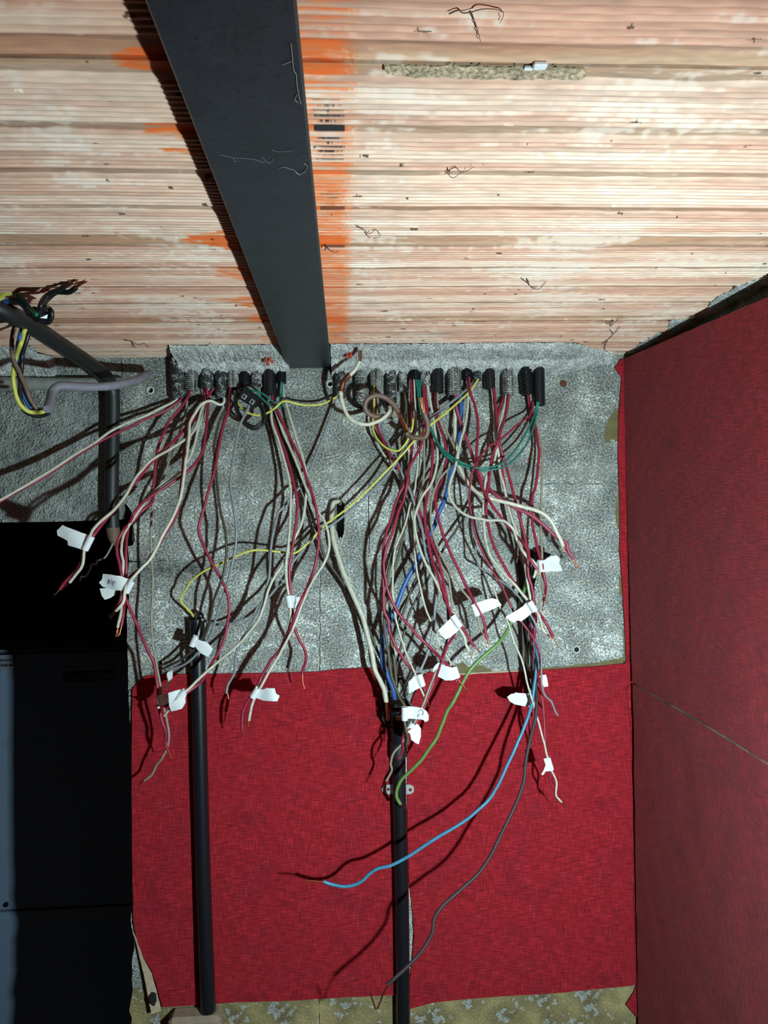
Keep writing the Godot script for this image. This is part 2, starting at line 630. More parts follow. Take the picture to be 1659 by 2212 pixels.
func make_ceiling_texture(bx0: float, bx1: float) -> void:
	var w := 2048
	var h := 1024
	var s1 := stretched(w, h, 14, 512, 0.06, 3, 51)
	var s2 := stretched(w, h, 128, 1024, 0.05, 3, 52)
	var s3 := stretched(w, h, 256, 1024, 0.22, 2, 53)
	var br := field(w, h, 0.004, 3, 54)
	var fi := field(w, h, 0.35, 1, 55)
	var sp := field(w, h, 0.05, 2, 56)
	var col := PackedByteArray()
	col.resize(w * h * 3)
	for y in h:
		var z := lerpf(CZ0, CZ1, (y + 0.5) / h)
		var u := fposmod(z - JOINT, PITCH)
		var g := groove(u)
		var bv := fmod(u - MARGIN, (PITCH - 2.0 * MARGIN) / 4.0)
		var band := bv < BAND or bv > (PITCH - 2.0 * MARGIN) / 4.0 - BAND
		var edge := 1.0 if (u < MARGIN or u > PITCH - MARGIN) else 0.0
		var row := int((z - CZ0) / 0.0012)
		var rr := fposmod(sin(row * 12.9898) * 43758.5453, 1.0)
		var tone: float = [-0.25, 0.45, 0.15, -0.20][clampi(int(floor((z - JOINT) / PITCH)) + 1, 0, 3)]
		# how far the orange primer strays from the beam, row by row
		var wl := noise.get_noise_2d(z * 4500.0, 0.0)
		var wl2 := noise.get_noise_2d(z * 1100.0, 40.0)
		var ext_l := 0.007 + wl * 0.006
		for q in BRUSHED:
			ext_l = maxf(ext_l, q[1] * 1.25 * (1.0 - pow(absf(z - q[0]) / (q[2] * 1.3), 3.0)) + wl * 0.008)
		var ext_r := 0.027 + wl * 0.006
		for x in w:
			var i := y * w + x
			var px := lerpf(CX0, CX1, (x + 0.5) / w)
			var pale := clampf((s1[i] * 0.8 + br[i] * 0.3 - 108.0) / 84.0 + tone * 0.8, 0.0, 1.0)
			var r := lerpf(226.0, 232.0, pale)
			var gg := lerpf(172.0, 199.0, pale)
			var b := lerpf(145.0, 175.0, pale)
			var k := 0.98 + (s1[i] - 128) * 0.0006 + (s2[i] - 128) * 0.0006 + (s3[i] - 128) * 0.0007
			k -= g * 0.12
			if edge > 0.0:
				k *= 0.84
				gg *= 0.95
				b *= 0.88
			elif band:
				k *= 0.87
				gg *= 0.97
				b *= 0.92
			var lime := clampf((s2[i] * 0.45 + sp[i] * 0.3 + br[i] * 0.45 - 176.0) / 26.0, 0.0, 1.0)
			r = lerpf(r * k, 238.0, lime * 0.6)
			gg = lerpf(gg * k, 222.0, lime * 0.6)
			b = lerpf(b * k, 206.0, lime * 0.6)
			# orange primer brushed past the beam's edges, thick in the grooves
			var o := 0.0
			var dist := px - bx1
			if dist > -0.01 and dist < 0.06:
				var e2 := ext_r + (fi[i] - 128) * 0.00003
				o = clampf((e2 - dist) / 0.009, 0.0, 1.0) * clampf((0.04 if z < 0.45 else 0.42) + g * 0.95 + edge * 0.8 + (s3[i] - 128) * 0.004, 0.0, 1.0)
			dist = bx0 - px
			if dist > -0.01 and dist < 0.12:
				var e3 := ext_l + (s3[i] - 128) * 0.00012
				o = maxf(o, clampf((e3 - dist) / 0.006, 0.0, 1.0) * clampf(0.45 + g * 0.5 + edge * 0.6 + (s3[i] - 128) * 0.008, 0.0, 1.0))
			r = lerpf(r, 226.0, o)
			gg = lerpf(gg, 104.0, o)
			b = lerpf(b, 42.0, o)
			# dabs of black paint in the grooves beside the beam
			var bd := px - bx1
			if bd > 0.002 and bd < 0.02 and ((z > 0.382 and z < 0.448) or (z > 0.49 and z < 0.53) or (z > 0.585 and z < 0.60)):
				var mid := absf(bd - 0.0105) / 0.008
				var blk := clampf((g * 1.7 - 0.25 - mid * 0.7 + (fi[i] - 128) * 0.004 + (1.3 if (z > 0.4085 and z < 0.4145 and mid < 1.0) else 0.0)) * 2.2, 0.0, 1.0)
				if z > 0.48:
					blk *= 0.55
				r = lerpf(r, 30.0, blk)
				gg = lerpf(gg, 30.0, blk)
				b = lerpf(b, 32.0, blk)
			col[i * 3] = rgb8(r)
			col[i * 3 + 1] = rgb8(gg)
			col[i * 3 + 2] = rgb8(b)
	# flecks of dirt and chips, each a few millimetres
	for k in 420:
		var cx := rng.randi_range(20, w - 20)
		var cy := rng.randi_range(10, h - 10)
		var rx := rng.randf_range(1.0, 5.5)
		var ry := rng.randf_range(0.8, 2.2)
		var dark := rng.randf() < 0.78
		var slant := rng.randf_range(-0.5, 0.5)
		for y in range(-3, 4):
			for x in range(-8, 9):
				var d := Vector2((x + y * slant) / rx, y / ry).length() + (fi[((cy + y + 8) * w + cx + x) % (w * h)] - 128) * 0.006
				if d < 1.0 and cy + y >= 0 and cy + y < h:
					var o := ((cy + y) * w + clampi(cx + x, 0, w - 1)) * 3
					for q in 3:
						col[o + q] = int(col[o + q] * (0.42 - q * 0.03)) if dark else mini(250, int(col[o + q] * 1.25))
	var m := plain(Color.WHITE, 0.85)
	m.albedo_texture = tex(col, w, h)
	m.texture_repeat = false
	M.clay = m

func make_small_materials() -> void:
	var w := 512
	var a := field(w, w, 0.02, 3, 71)
	var c := field(w, w, 0.12, 2, 72)
	var d := PackedByteArray()
	d.resize(w * w * 3)
	var pl := PackedByteArray()
	pl.resize(w * w * 3)
	var sc := PackedByteArray()
	sc.resize(w * w)
	var pc := PackedByteArray()
	pc.resize(w * w * 3)
	for i in w * w:
		var t := 238.0 + (a[i] - 128) * 0.16
		if c[i] > 176:
			t -= (c[i] - 176) * 1.0
		d[i * 3] = rgb8(t)
		d[i * 3 + 1] = rgb8(t * 0.995)
		d[i * 3 + 2] = rgb8(t * 0.97)
		var v := clampf((a[i] * 0.55 + c[i] * 0.45 - 138.0) / 34.0, 0.0, 1.0)
		var q := lerpf(30.0, 138.0 + (c[i] - 128) * 0.6, v)
		pl[i * 3] = rgb8(q)
		pl[i * 3 + 1] = rgb8(q * 1.01)
		pl[i * 3 + 2] = rgb8(q * 0.99)
		var v2 := clampf((a[i] * 0.45 + c[i] * 0.55 - 112.0) / 30.0, 0.0, 1.0)
		var q2 := lerpf(40.0, 150.0 + (c[i] - 128) * 0.7, v2)
		pc[i * 3] = rgb8(q2)
		pc[i * 3 + 1] = rgb8(q2 * 0.99)
		pc[i * 3 + 2] = rgb8(q2 * 0.95)
		sc[i] = rgb8(120.0 + (c[i] - 128) * 0.7)
	M.grime = tex(d, w, w)
	var cols := {
		"red": [Color8(150, 34, 62), 0.42], "pink": [Color8(160, 62, 88), 0.5], "white": [Color8(200, 199, 183), 0.45], "cream": [Color8(216, 213, 195), 0.45],
		"grey": [Color8(134, 140, 146), 0.42], "tan": [Color8(150, 143, 128), 0.45], "umber": [Color8(70, 60, 52), 0.45], "yellow": [Color8(212, 210, 96), 0.42], "teal": [Color8(26, 118, 104), 0.42],
		"blue": [Color8(48, 96, 168), 0.42], "sky": [Color8(62, 134, 170), 0.42], "green": [Color8(104, 146, 78), 0.42], "black": [Color8(26, 26, 29), 0.40], "brown": [Color8(118, 94, 82), 0.5],
		"lilac": [Color8(136, 134, 148), 0.5], "olive_brown": [Color8(84, 78, 60), 0.5], "charcoal": [Color8(54, 44, 48), 0.62],
	}
	for k in cols:
		var m := worldly(plain(cols[k][0], cols[k][1]), 9.0)
		m.albedo_texture = M.grime
		M[k] = m
	var cu := worldly(plain(Color8(214, 132, 96), 0.34, 1.0), 30.0)
	cu.albedo_texture = M.grime
	M.copper = cu
	M.old_copper = plain(Color8(120, 70, 52), 0.5, 0.7)
	M.brass = plain(Color8(206, 190, 132), 0.35, 1.0)
	M.steel = plain(Color8(176, 176, 172), 0.45, 0.6)
	M.paper = plain(Color8(212, 214, 214), 0.65)
	M.ink = plain(Color8(70, 72, 84), 0.7)
	M.backing = worldly(plain(Color8(186, 166, 142), 0.9), 9.0)
	M.backing.albedo_texture = M.grime
	M.pvc = plain(Color8(22, 23, 27), 0.32)
	var dusty := worldly(plain(Color8(31, 32, 34), 0.48), 6.0)
	dusty.albedo_texture = M.grime
	M.dusty_pvc = dusty
	M.grey_pvc = worldly(plain(Color8(150, 152, 148), 0.5), 6.0)
	M.grey_pvc.albedo_texture = M.grime
	var limed := worldly(plain(Color.WHITE, 0.7), 7.0)
	limed.albedo_texture = tex(pl, w, w)
	M.limed_pvc = limed
	var crust: StandardMaterial3D = limed.duplicate()
	crust.albedo_texture = tex(pc, w, w)
	M.crusted_pvc = crust
	var st := worldly(plain(Color8(34, 41, 48), 0.40), 3.0)
	st.albedo_texture = M.grime
	st.heightmap_enabled = true
	st.heightmap_texture = tex(sc, w, w, Image.FORMAT_L8)
	st.heightmap_scale = 0.02
	M.steel_paint = st
	M.web = plain(Color8(120, 122, 124), 0.9)
	M.root = plain(Color8(92, 76, 66), 0.9)
	M.rust = plain(Color8(92, 50, 36), 0.9)
	M.plug_rim = plain(Color8(190, 192, 188), 0.5)
	M.enamel = plain(Color8(128, 146, 170), 0.4)
	M.enamel_dark = plain(Color8(40, 44, 48), 0.5)
	M.dull = worldly(plain(Color8(104, 102, 98), 0.95), 2.0)
	M.dull.albedo_texture = M.grime
	M.pitch = plain(Color8(20, 20, 20), 0.95)
	M.box_beige = worldly(plain(Color8(146, 130, 110), 0.75), 6.0)
	M.box_beige.albedo_texture = M.grime

# ---------------------------------------------------------------- wires
const LOOK := {   # kind -> [material, radius in mm]
	"red": ["red", 2.5], "white": ["white", 2.35], "cream": ["cream", 2.5], "grey": ["grey", 2.2], "umber": ["umber", 2.2], "tan": ["tan", 2.0], "thin_white": ["white", 1.7], "thin_grey": ["grey", 1.7], "thin_red": ["red", 1.7],
	"yellow": ["yellow", 1.9], "teal": ["teal", 1.7], "blue": ["blue", 3.9], "sky": ["sky", 2.7], "green": ["green", 2.9], "black": ["black", 2.2], "fat_white": ["cream", 3.3], "pink": ["pink", 3.0], "fat_cream": ["white", 4.3],
	"brown": ["brown", 4.3], "charcoal": ["charcoal", 2.7], "sheathed": ["lilac", 6.6], "fat_black": ["black", 4.2],
	"loom_yellow": ["yellow", 3.1], "loom_blue": ["blue", 3.3], "loom_brown": ["brown", 3.0], "loom_black": ["black", 3.1], "loom_teal": ["teal", 2.8], "olive_brown": ["olive_brown", 2.6],
}

# one wire: its insulated run, then after «|» the bared copper
var wires := []

func wire(kind: String, label: String, text: String, group := "", strands := 1, category := "wire") -> Node3D:
	var look: Array = LOOK[kind]
	var halves := text.split("|")
	var p := spline(path(halves[0]), 7)
	var root := thing("cable" if category == "cable" else "wire", label, category, p[0], group)
	var r: float = look[1] * 0.00079
	var n := p.size()
	for i in n:
		p[i] += Vector3(noise.get_noise_2d(p[i].y * 900.0, wires.size() * 7.0), 0.0, noise.get_noise_2d(p[i].y * 900.0, wires.size() * 13.0 + 5.0)) * (0.0006 if i > 0 and i < n - 1 else 0.0)
	wires.append({"root": root, "mat": look[0], "r": r, "p": p, "bare": path(halves[1]) if halves.size() > 1 else PackedVector3Array(), "strands": strands})
	return root

# wires cannot pass through each other: where two touch, the outer one is lifted and the inner one pressed back
func settle_wires() -> void:
	var cell := 0.009
	for turn in 7:
		var grid := {}
		for w in wires.size():
			var p: PackedVector3Array = wires[w].p
			for i in p.size():
				var key := Vector3i((p[i] / cell).floor())
				if not grid.has(key):
					grid[key] = []
				grid[key].append(Vector2i(w, i))
		for w in wires.size():
			var p: PackedVector3Array = wires[w].p
			var shift := PackedFloat32Array()
			shift.resize(p.size())
			for i in p.size():
				var base := Vector3i((p[i] / cell).floor())
				for dx in [-1, 0, 1]:
					for dy in [-1, 0, 1]:
						for dz in [-1, 0, 1]:
							for other in grid.get(base + Vector3i(dx, dy, dz), []):
								if other.x == w:
									continue
								var q: Vector3 = wires[other.x].p[other.y]
								var need: float = (wires[w].r + wires[other.x].r) * 1.12 + 0.0003
								var gap := p[i] - q
								var flat_d := Vector2(gap.x, gap.y).length()
								if flat_d >= need:
									continue
								var want := sqrt(need * need - flat_d * flat_d)
								if absf(gap.z) < want:
									var up := 1.0 if gap.z > 0.0 or (gap.z == 0.0 and w > other.x) else -1.0
									var push := up * (want - absf(gap.z)) * 0.55
									if absf(push) > absf(shift[i]):
										shift[i] = push
			for pass_n in 2:
				var old := shift.duplicate()
				for i in p.size():
					var side := maxf(absf(old[maxi(i - 1, 0)]), absf(old[mini(i + 1, p.size() - 1)]))
					var near := old[maxi(i - 1, 0)] if absf(old[maxi(i - 1, 0)]) == side else old[mini(i + 1, p.size() - 1)]
					if absf(near) * 0.8 > absf(old[i]):
						shift[i] = near * 0.8
			for i in p.size():
				if p[i].z < -0.997:
					shift[i] = maxf(shift[i], 0.0)
				p[i] += (EYE - p[i]) * (shift[i] / maxf(0.2, -p[i].z))
			wires[w].p = p

func soften(from: Array) -> void:      # no kinks: the shifts are spread along each wire
	for w in wires.size():
		var p: PackedVector3Array = wires[w].p
		var o: PackedVector3Array = from[w]
		var d := PackedVector3Array()
		for i in p.size():
			d.append(p[i] - o[i])
		for k in 3:
			var e := d.duplicate()
			for i in d.size():
				d[i] = (e[maxi(i - 2, 0)] + e[maxi(i - 1, 0)] * 2.0 + e[i] * 3.0 + e[mini(i + 1, e.size() - 1)] * 2.0 + e[mini(i + 2, e.size() - 1)]) / 9.0
		for i in p.size():
			p[i] = o[i] + d[i]
		wires[w].p = p

func lay_wires() -> void:
	var from := []
	for w in wires:
		from.append(PackedVector3Array(w.p))
	for k in 3:
		settle_wires()
		soften(from)
	for w in wires:
		var root: Node3D = w.root
		var p: PackedVector3Array = w.p
		var n := p.size()
		var r: float = w.r
		var lead := p[n - 1]
		var rel := PackedVector3Array()
		var rad := PackedFloat32Array()
		for i in n:
			rel.append(p[i] - root.position)
			rad.append(r * (1.0 + 0.05 * noise.get_noise_2d(i * 9.0, root.get_index() * 31.0)))
		var st := begin()
		tube(st, rel, rad, 12 if r > 0.0023 else 9)
		part("insulation", st.commit(), M[w.mat], root)
		if w.bare.size():
			var rr := PackedVector3Array([rel[n - 1] - (rel[n - 1] - rel[n - 2]).normalized() * 0.004])
			for v in w.bare:
				rr.append(v - root.position)
			rr = spline(rr, 4)
			if w.strands == 1:
				st = begin()
				tube(st, rr, same(r * 0.42, rr.size()), 7)
				part("copper_core", st.commit(), M.copper, root)
			else:
				for k in w.strands:
					var a: float = TAU * k / w.strands
					var off := Vector3(cos(a), 0.15, sin(a)) * r * 0.55
					var s2 := PackedVector3Array()
					var splay := rng.randf_range(0.6, 1.3)
					for i in rr.size():
						var f := float(i) / (rr.size() - 1)
						s2.append(rr[i] + off.rotated(Vector3.UP, f * 1.6) * (0.8 + 0.7 * f * splay))
					st = begin()
					tube(st, s2, same(r * 0.20, s2.size()), 5)
					part("copper_strand", st.commit(), M.copper, root)

# a paper or tape flag: outline in picture places at d mm off the wall, a sleeve around the wire from a to b, a bend
func flag(label: String, outline: String, d: float, sleeve: String, bend := 3.0, turn := 0.0, mat := "paper", ink := [], thick := 0.0004) -> Node3D:
	var pts := poly(outline)
	var c := Vector2.ZERO
	for p in pts:
		c += p
	c /= pts.size()
	var root := thing("tape_flag", label, "tape flag", at(c.x, c.y, d * 0.001))
	var flat2 := PackedVector2Array()
	for p in pts:
		var w := at(p.x, p.y, d * 0.001) - root.position
		flat2.append(Vector2(w.x, w.y))
	flat2 = rough_edge(flat2, 0.004, 0.0003)
	var ax := Vector2(cos(turn), sin(turn))
	var zf := func(p: Vector2) -> float:
		var s := p.dot(ax)
		return bend * 0.001 * sin(s * 140.0 + turn * 3.0) + 0.0009 * noise.get_noise_2d(p.x * 9000.0 + d * 50.0, p.y * 9000.0)
	part("flag", slab(flat2, zf, thick, 0.0035), M[mat], root)
	if sleeve:
		var sp := path(sleeve)
		var st := begin()
		var mid := PackedVector3Array()
		for k in 5:
			mid.append(sp[0].lerp(sp[1], k / 4.0) - root.position)
		tube(st, mid, PackedFloat32Array([0.0041, 0.0043, 0.0042, 0.0043, 0.0041]), 12, false)
		part("wrap", st.commit(), M[mat], root)
	for stroke in ink:
		var q := poly(stroke)
		var line := PackedVector3Array()
		for p in q:
			var w2 := at(p.x, p.y, d * 0.001) - root.position
			line.append(Vector3(w2.x, w2.y, (zf as Callable).call(Vector2(w2.x, w2.y)) + 0.0001))
		var st2 := begin()
		line = spline(line, 4)
		tube(st2, line, same(0.00042, line.size()), 5)
		part("handwriting", st2.commit(), M.ink, root)
	return root

# a cut-off conduit coming out of the mortar: picture x, top, bottom, width
func stub(label: String, x: float, y0: float, y1: float, wpx: float, ribbed: bool, mat: String, lean := 0.0, broken := 0.0, dirt := 0.0) -> void:
	var r := wpx * 0.5 / F * 0.985
	var d := r + 0.002
	var a := at(x, y0 - 14.0, d)
	var b := at(x + lean, y1, d)
	var root := thing("conduit_stub", label, "conduit", b)
	var n := 46 if ribbed else 12
	var st := begin()
	var sides := 22
	var axis := (a - b).normalized()
	var u := Vector3(0, 0, 1)
	u = (u - axis * u.dot(axis)).normalized()
	var v := axis.cross(u)
	var outer := []
	var inner := []
	for i in n + 1:
		var f := float(i) / n
		var ro := PackedVector3Array()
		var ri := PackedVector3Array()
		var rk := r
		if ribbed:
			rk = r * (1.0 if (i % 3) != 0 else 0.84)
		for k in sides:
			var an := TAU * k / sides
			var cut := 0.0
			if i == 0:
				cut = broken * maxf(0.0, noise.get_noise_2d(cos(an) * 60.0 + x, sin(an) * 60.0)) * 0.03
			var lump := dirt * 0.0012 * maxf(0.0, noise.get_noise_3d(cos(an) * 120.0 + x * 3.0, f * 260.0, sin(an) * 120.0))
			var dir := u * cos(an) + v * sin(an)
			ro.append(b.lerp(a, f) - b + dir * (rk + lump) + axis * cut)
			ri.append(b.lerp(a, f) - b + dir * (r * 0.84) + axis * cut)
		outer.append(ro)
		inner.append(ri)
	for i in n:
		for k in sides:
			var l := (k + 1) % sides
			var mid := (a - b) * ((i + 0.5) / n)
			var q := [outer[i][k], outer[i][l], outer[i + 1][l], outer[i + 1][k]]
			quad(st, q[0], q[1], q[2], q[3], (q[0] + q[2]) * 0.5 - mid)
			if i < 6:
				var q2 := [inner[i][k], inner[i][l], inner[i + 1][l], inner[i + 1][k]]
				quad(st, q2[0], q2[1], q2[2], q2[3], mid - (q2[0] + q2[2]) * 0.5)
	for k in sides:
		var l := (k + 1) % sides
		quad(st, outer[0][k], outer[0][l], inner[0][l], inner[0][k], -axis)
		tri(st, Vector3.ZERO + axis * (a - b).length() * 6.0 / n * 0.98, inner[mini(6, n)][k], inner[mini(6, n)][l], -axis)
	part("sleeve", st.commit(), M[mat], root)
	if dirt > 0.0:                                   # lumps of mortar still stuck to it
		var sm := begin()
		for j in 3:
			var f := rng.randf_range(0.72, 1.05)
			var an := rng.randf_range(-1.3, 1.3)
			var c := b.lerp(a, f) - b + (u * cos(an) + v * sin(an)) * r * 0.97
			blob(sm, c, Vector3(rng.randf_range(0.003, 0.006), rng.randf_range(0.004, 0.009), 0.0016) * (0.5 + dirt * 0.5), j + int(x))
		var o := part("mortar_crust", sm.commit(), M.mortar, root)
		o.set_meta("kind", "stuff")

func blob(st: SurfaceTool, c: Vector3, r: Vector3, sd: int) -> void:
	var la := 6
	var lo := 9
	var p := []
	for i in la + 1:
		var row := []
		for k in lo:
			var t := PI * i / la
			var f := TAU * k / lo
			var dir := Vector3(sin(t) * cos(f), cos(t), sin(t) * sin(f))
			row.append(c + dir * r * (1.0 + 0.35 * noise.get_noise_3d(dir.x * 90.0 + sd * 40.0, dir.y * 90.0, dir.z * 90.0)))
		p.append(row)
	for i in la:
		for k in lo:
			var l := (k + 1) % lo
			var m: Vector3 = (p[i][k] + p[i + 1][l]) * 0.5 - c
			quad(st, p[i][k], p[i][l], p[i + 1][l], p[i + 1][k], m)

# ---------------------------------------------------------------- the setting
func struct(called: String) -> Node3D:
	var o := Node3D.new()
	o.name = called
	add_child(o)
	o.set_meta("kind", "structure")
	return o

func one_box(lo: Vector3, hi: Vector3, bev := 0.0) -> ArrayMesh:
	var st := begin()
	box(st, lo, hi, bev)
	return st.commit()

const WALL_X := 0.402
const PLUGS := [[325, 843, "white wall plug beside the first conduit stub"], [345, 1432, "white wall plug near the corner of the red fabric by the doorway"], [1245, 1403, "white wall plug low on the bare blocks near the side wall"], [713, 829, "small wall plug under the foot of the steel beam"]]

func build_shell() -> void:
	var f := struct("floor")
	part("slab", one_box(Vector3(-1.7, -0.1, -3.2), Vector3(0.60, 0.0, 1.8)), M.dull, f)
	f.set_meta("label", "dull concrete floor far below the wiring"); 
	var wl := struct("wall_left")
	part("core", one_box(Vector3(-1.7, 0.0, -3.2), Vector3(-1.6, CEIL + 0.15, 1.8)), M.dull, wl)
	var wf := struct("wall_front")
	part("core", one_box(Vector3(-1.7, 0.0, 1.7), Vector3(0.60, CEIL + 0.15, 1.8)), M.dull, wf)
	var wr := struct("wall_right")
	wr.set_meta("label", "side wall behind the red fabric")
	part("core", one_box(Vector3(WALL_X + 0.030, 0.0, -1.0), Vector3(0.60, CEIL + 0.15, 1.8)), M.concrete_dull, wr)
	var wx := struct("wall_far")
	part("core", one_box(Vector3(-1.7, 0.0, -3.2), Vector3(0.60, CEIL + 0.15, -3.1)), M.dull, wx)

func build_back_wall() -> void:
	var w := struct("wall_back")
	w.set_meta("label", "grey concrete block wall with a dark doorway")
	var jamb := at(284, 1600).x + 0.012
	var head := at(120, 1127).y + 0.008
	var core := begin()
	box(core, Vector3(jamb, 0.0, -1.13), Vector3(0.60, CEIL + 0.15, -1.030))
	box(core, Vector3(-1.7, head, -1.13), Vector3(jamb, CEIL + 0.15, -1.030))
	box(core, Vector3(-1.7, 0.0, -1.13), Vector3(-1.25, head, -1.030))
	part("core", core.commit(), M.dull, w)
	var joint := 0.0
	# the blocks, course by course
	var slot := rough_edge(on_wall(poly("718,1104 721,1086 728,1080 738,1079 743,1088 744,1120 743,1150 739,1163 735,1160 732,1167 729,1152 724,1140 719,1125")), 0.006, 0.0007)
	var chase1 := rough_edge(on_wall(poly("1120,1199 1127,1192 1150,1190 1178,1190 1192,1198 1180,1206 1160,1210 1158,1240 1152,1300 1149,1380 1147,1455 1131,1455 1128,1380 1124,1330 1117,1322 1117,1290 1122,1255 1117,1225 1115,1212")), 0.006, 0.0012)
	var pl := []
	for q in PLUGS:
		var h := PackedVector2Array()
		var c := on_wall(PackedVector2Array([Vector2(q[0], q[1])]))[0]
		for k in 12:
			h.append(c + Vector2(cos(TAU * k / 12.0), sin(TAU * k / 12.0)) * 0.0040)
		pl.append(h)
	var rows := [
		["264,742 1420,742 1420,1043 1000,1046 640,1047 420,1050 277,1050 272,1086 262,1092", "concrete_dull", -1.0, [pl[0], pl[3]]],
		["275,1052 420,1052 640,1049 795,1048 796,1198 560,1206 400,1210 279,1211 276,1180 287,1178 291,1166 288,1140 281,1121 285,1106 273,1090", "concrete", -1.0006, [slot]],
		["798,1048 1000,1047 1420,1044 1420,1189 1150,1192 798,1197", "concrete", -0.9995, []],
		["279,1214 400,1212 560,1208 690,1203 690,1480 277,1490 276,1400 274,1330 279,1290 276,1250", "concrete", -0.9996, [pl[1]]],
		["692,1203 800,1199 1110,1194 1420,1191 1420,1480 692,1480", "concrete", -1.0002, [chase1, pl[2]]],
		["278,1492 690,1482 1430,1482 1430,1820 286,1820 284,1700", "concrete", -1.0010, []],
		["286,1822 1430,1822 1430,2120 700,2128 286,2136 284,2080 290,2050 282,1990 287,1930", "concrete", -1.0012, []],
		["287,2138 560,2133 689,2131 689,2600 276,2600 281,2400 276,2300 285,2200 279,2185 283,2160", "olive", -1.0004, []],
		["691,2131 1100,2127 1430,2122 1430,2600 691,2600", "olive", -0.9998, []],
	]
	for r in rows:
		var o := rough_edge(on_wall(poly(r[0])), 0.009, 0.0009)
		part("concrete_block", slab(o, flat(r[2]), 0.032, 0.02, r[3]), M[r[1]], w)
	# the beam over the doorway is rougher cast concrete
	var lin := on_wall(poly("-900,742 262,742 261,1090 258,1122 120,1127 -900,1140"))
	part("lintel", slab(lin, func(p: Vector2) -> float: return -1.001 + 0.0012 * noise.get_noise_2d(p.x * 1500.0, p.y * 1500.0), 0.032, 0.02), M.rough_concrete, w)
	# what shows in the joints
	part("joint_mortar", joint_mesh([slot, chase1] + pl), M.mortar, w)
	# old paint left on the face
	for t in [["1340,880 1336,955 1322,948 1311,958 1304,946 1308,925 1318,900 1328,886", 0.0006], ["1334,1062 1341,1080 1341,1150 1334,1140 1328,1110", 0.0006], ["1336,1240 1347,1262 1346,1290 1338,1284", 0.0006],
		["975,1452 985,1436 1000,1430 1012,1441 1040,1437 1062,1446 1060,1457 980,1460", 0.0006], ["1345,1350 1354,1400 1354,1440 1346,1436 1347,1400", 0.0006], ["1130,1446 1190,1441 1240,1437 1300,1430 1345,1420 1350,1436 1240,1450 1135,1456", 0.0006]]:
		var o := rough_edge(on_wall(poly(t[0])), 0.003, 0.0009)
		part("paint_remnant", slab(o, flat(-1.0 + t[1]), 0.0006, 0.006), M.olive_solid, w)
	mortar_bead(w, 392.0, 626.0, 3)
	mortar_bead(w, 716.0, 1318.0, 4)
	# a thin smear of mortar over the left end
	mortar_bead(w, -60.0, 120.0, 5)

func joint_mesh(holes: Array) -> ArrayMesh:
	var jx := at(284, 1600).x + 0.006
	var o := PackedVector2Array([Vector2(jx, 0.4), Vector2(0.40, 0.4), Vector2(0.40, CEIL + 0.05), Vector2(jx, CEIL + 0.05)])
	return slab(o, flat(-1.003), 0.02, 0.06, holes)

func mortar_bead(w: Node3D, x0: float, x1: float, sd: int) -> void:
	var st := begin()
	var n := int((x1 - x0) / 2.0)
	var prof := [Vector2(0.070, 0.000), Vector2(0.060, -0.006), Vector2(0.048, -0.010), Vector2(0.038, -0.012), Vector2(0.030, -0.012), Vector2(0.026, -0.015), Vector2(0.021, -0.020), Vector2(0.012, -0.025), Vector2(0.000, -0.029), Vector2(-0.004, -0.030)]
	var wx0 := at(x0, 780).x
	var wx1 := at(x1, 780).x
	var g := []
	for i in n + 1:
		var row := []
		var x := lerpf(wx0, wx1, float(i) / n)
		var thin := 1.0 if x1 < 1000.0 else 1.0 - 0.75 * smoothstep(0.78, 1.0, float(i) / n)
		for k in prof.size():
			var a := noise.get_noise_3d(x * 2600.0, k * 24.0, sd * 90.0)
			var b := noise.get_noise_3d(x * 800.0, k * 11.0, sd * 90.0 + 30.0)
			var c := noise.get_noise_3d(x * 7000.0, k * 60.0, sd * 50.0)
			var fall := sin(PI * k / (prof.size() - 1.0)) * 0.8 + 0.2
			row.append(Vector3(x + a * 0.001, CEIL + (prof[k].y + (a * 0.0042 + b * 0.004 + c * 0.003) * fall) * (0.35 + 0.65 * thin), -1.0 + (prof[k].x + (b * 0.010 + a * 0.004 + c * 0.003) * fall) * thin))
		g.append(row)
	for i in n:
		for k in prof.size() - 1:
			quad(st, g[i][k], g[i + 1][k], g[i + 1][k + 1], g[i][k + 1], Vector3(0, -1, 1))
	for e in [0, n]:
		for k in range(1, prof.size() - 1):
			tri(st, Vector3(g[e][0].x, CEIL + 0.002, -1.004), g[e][k], g[e][k + 1], Vector3(-1 if e == 0 else 1, 0, 0))
	var o := part("mortar_bead", st.commit(), M.mortar, w)

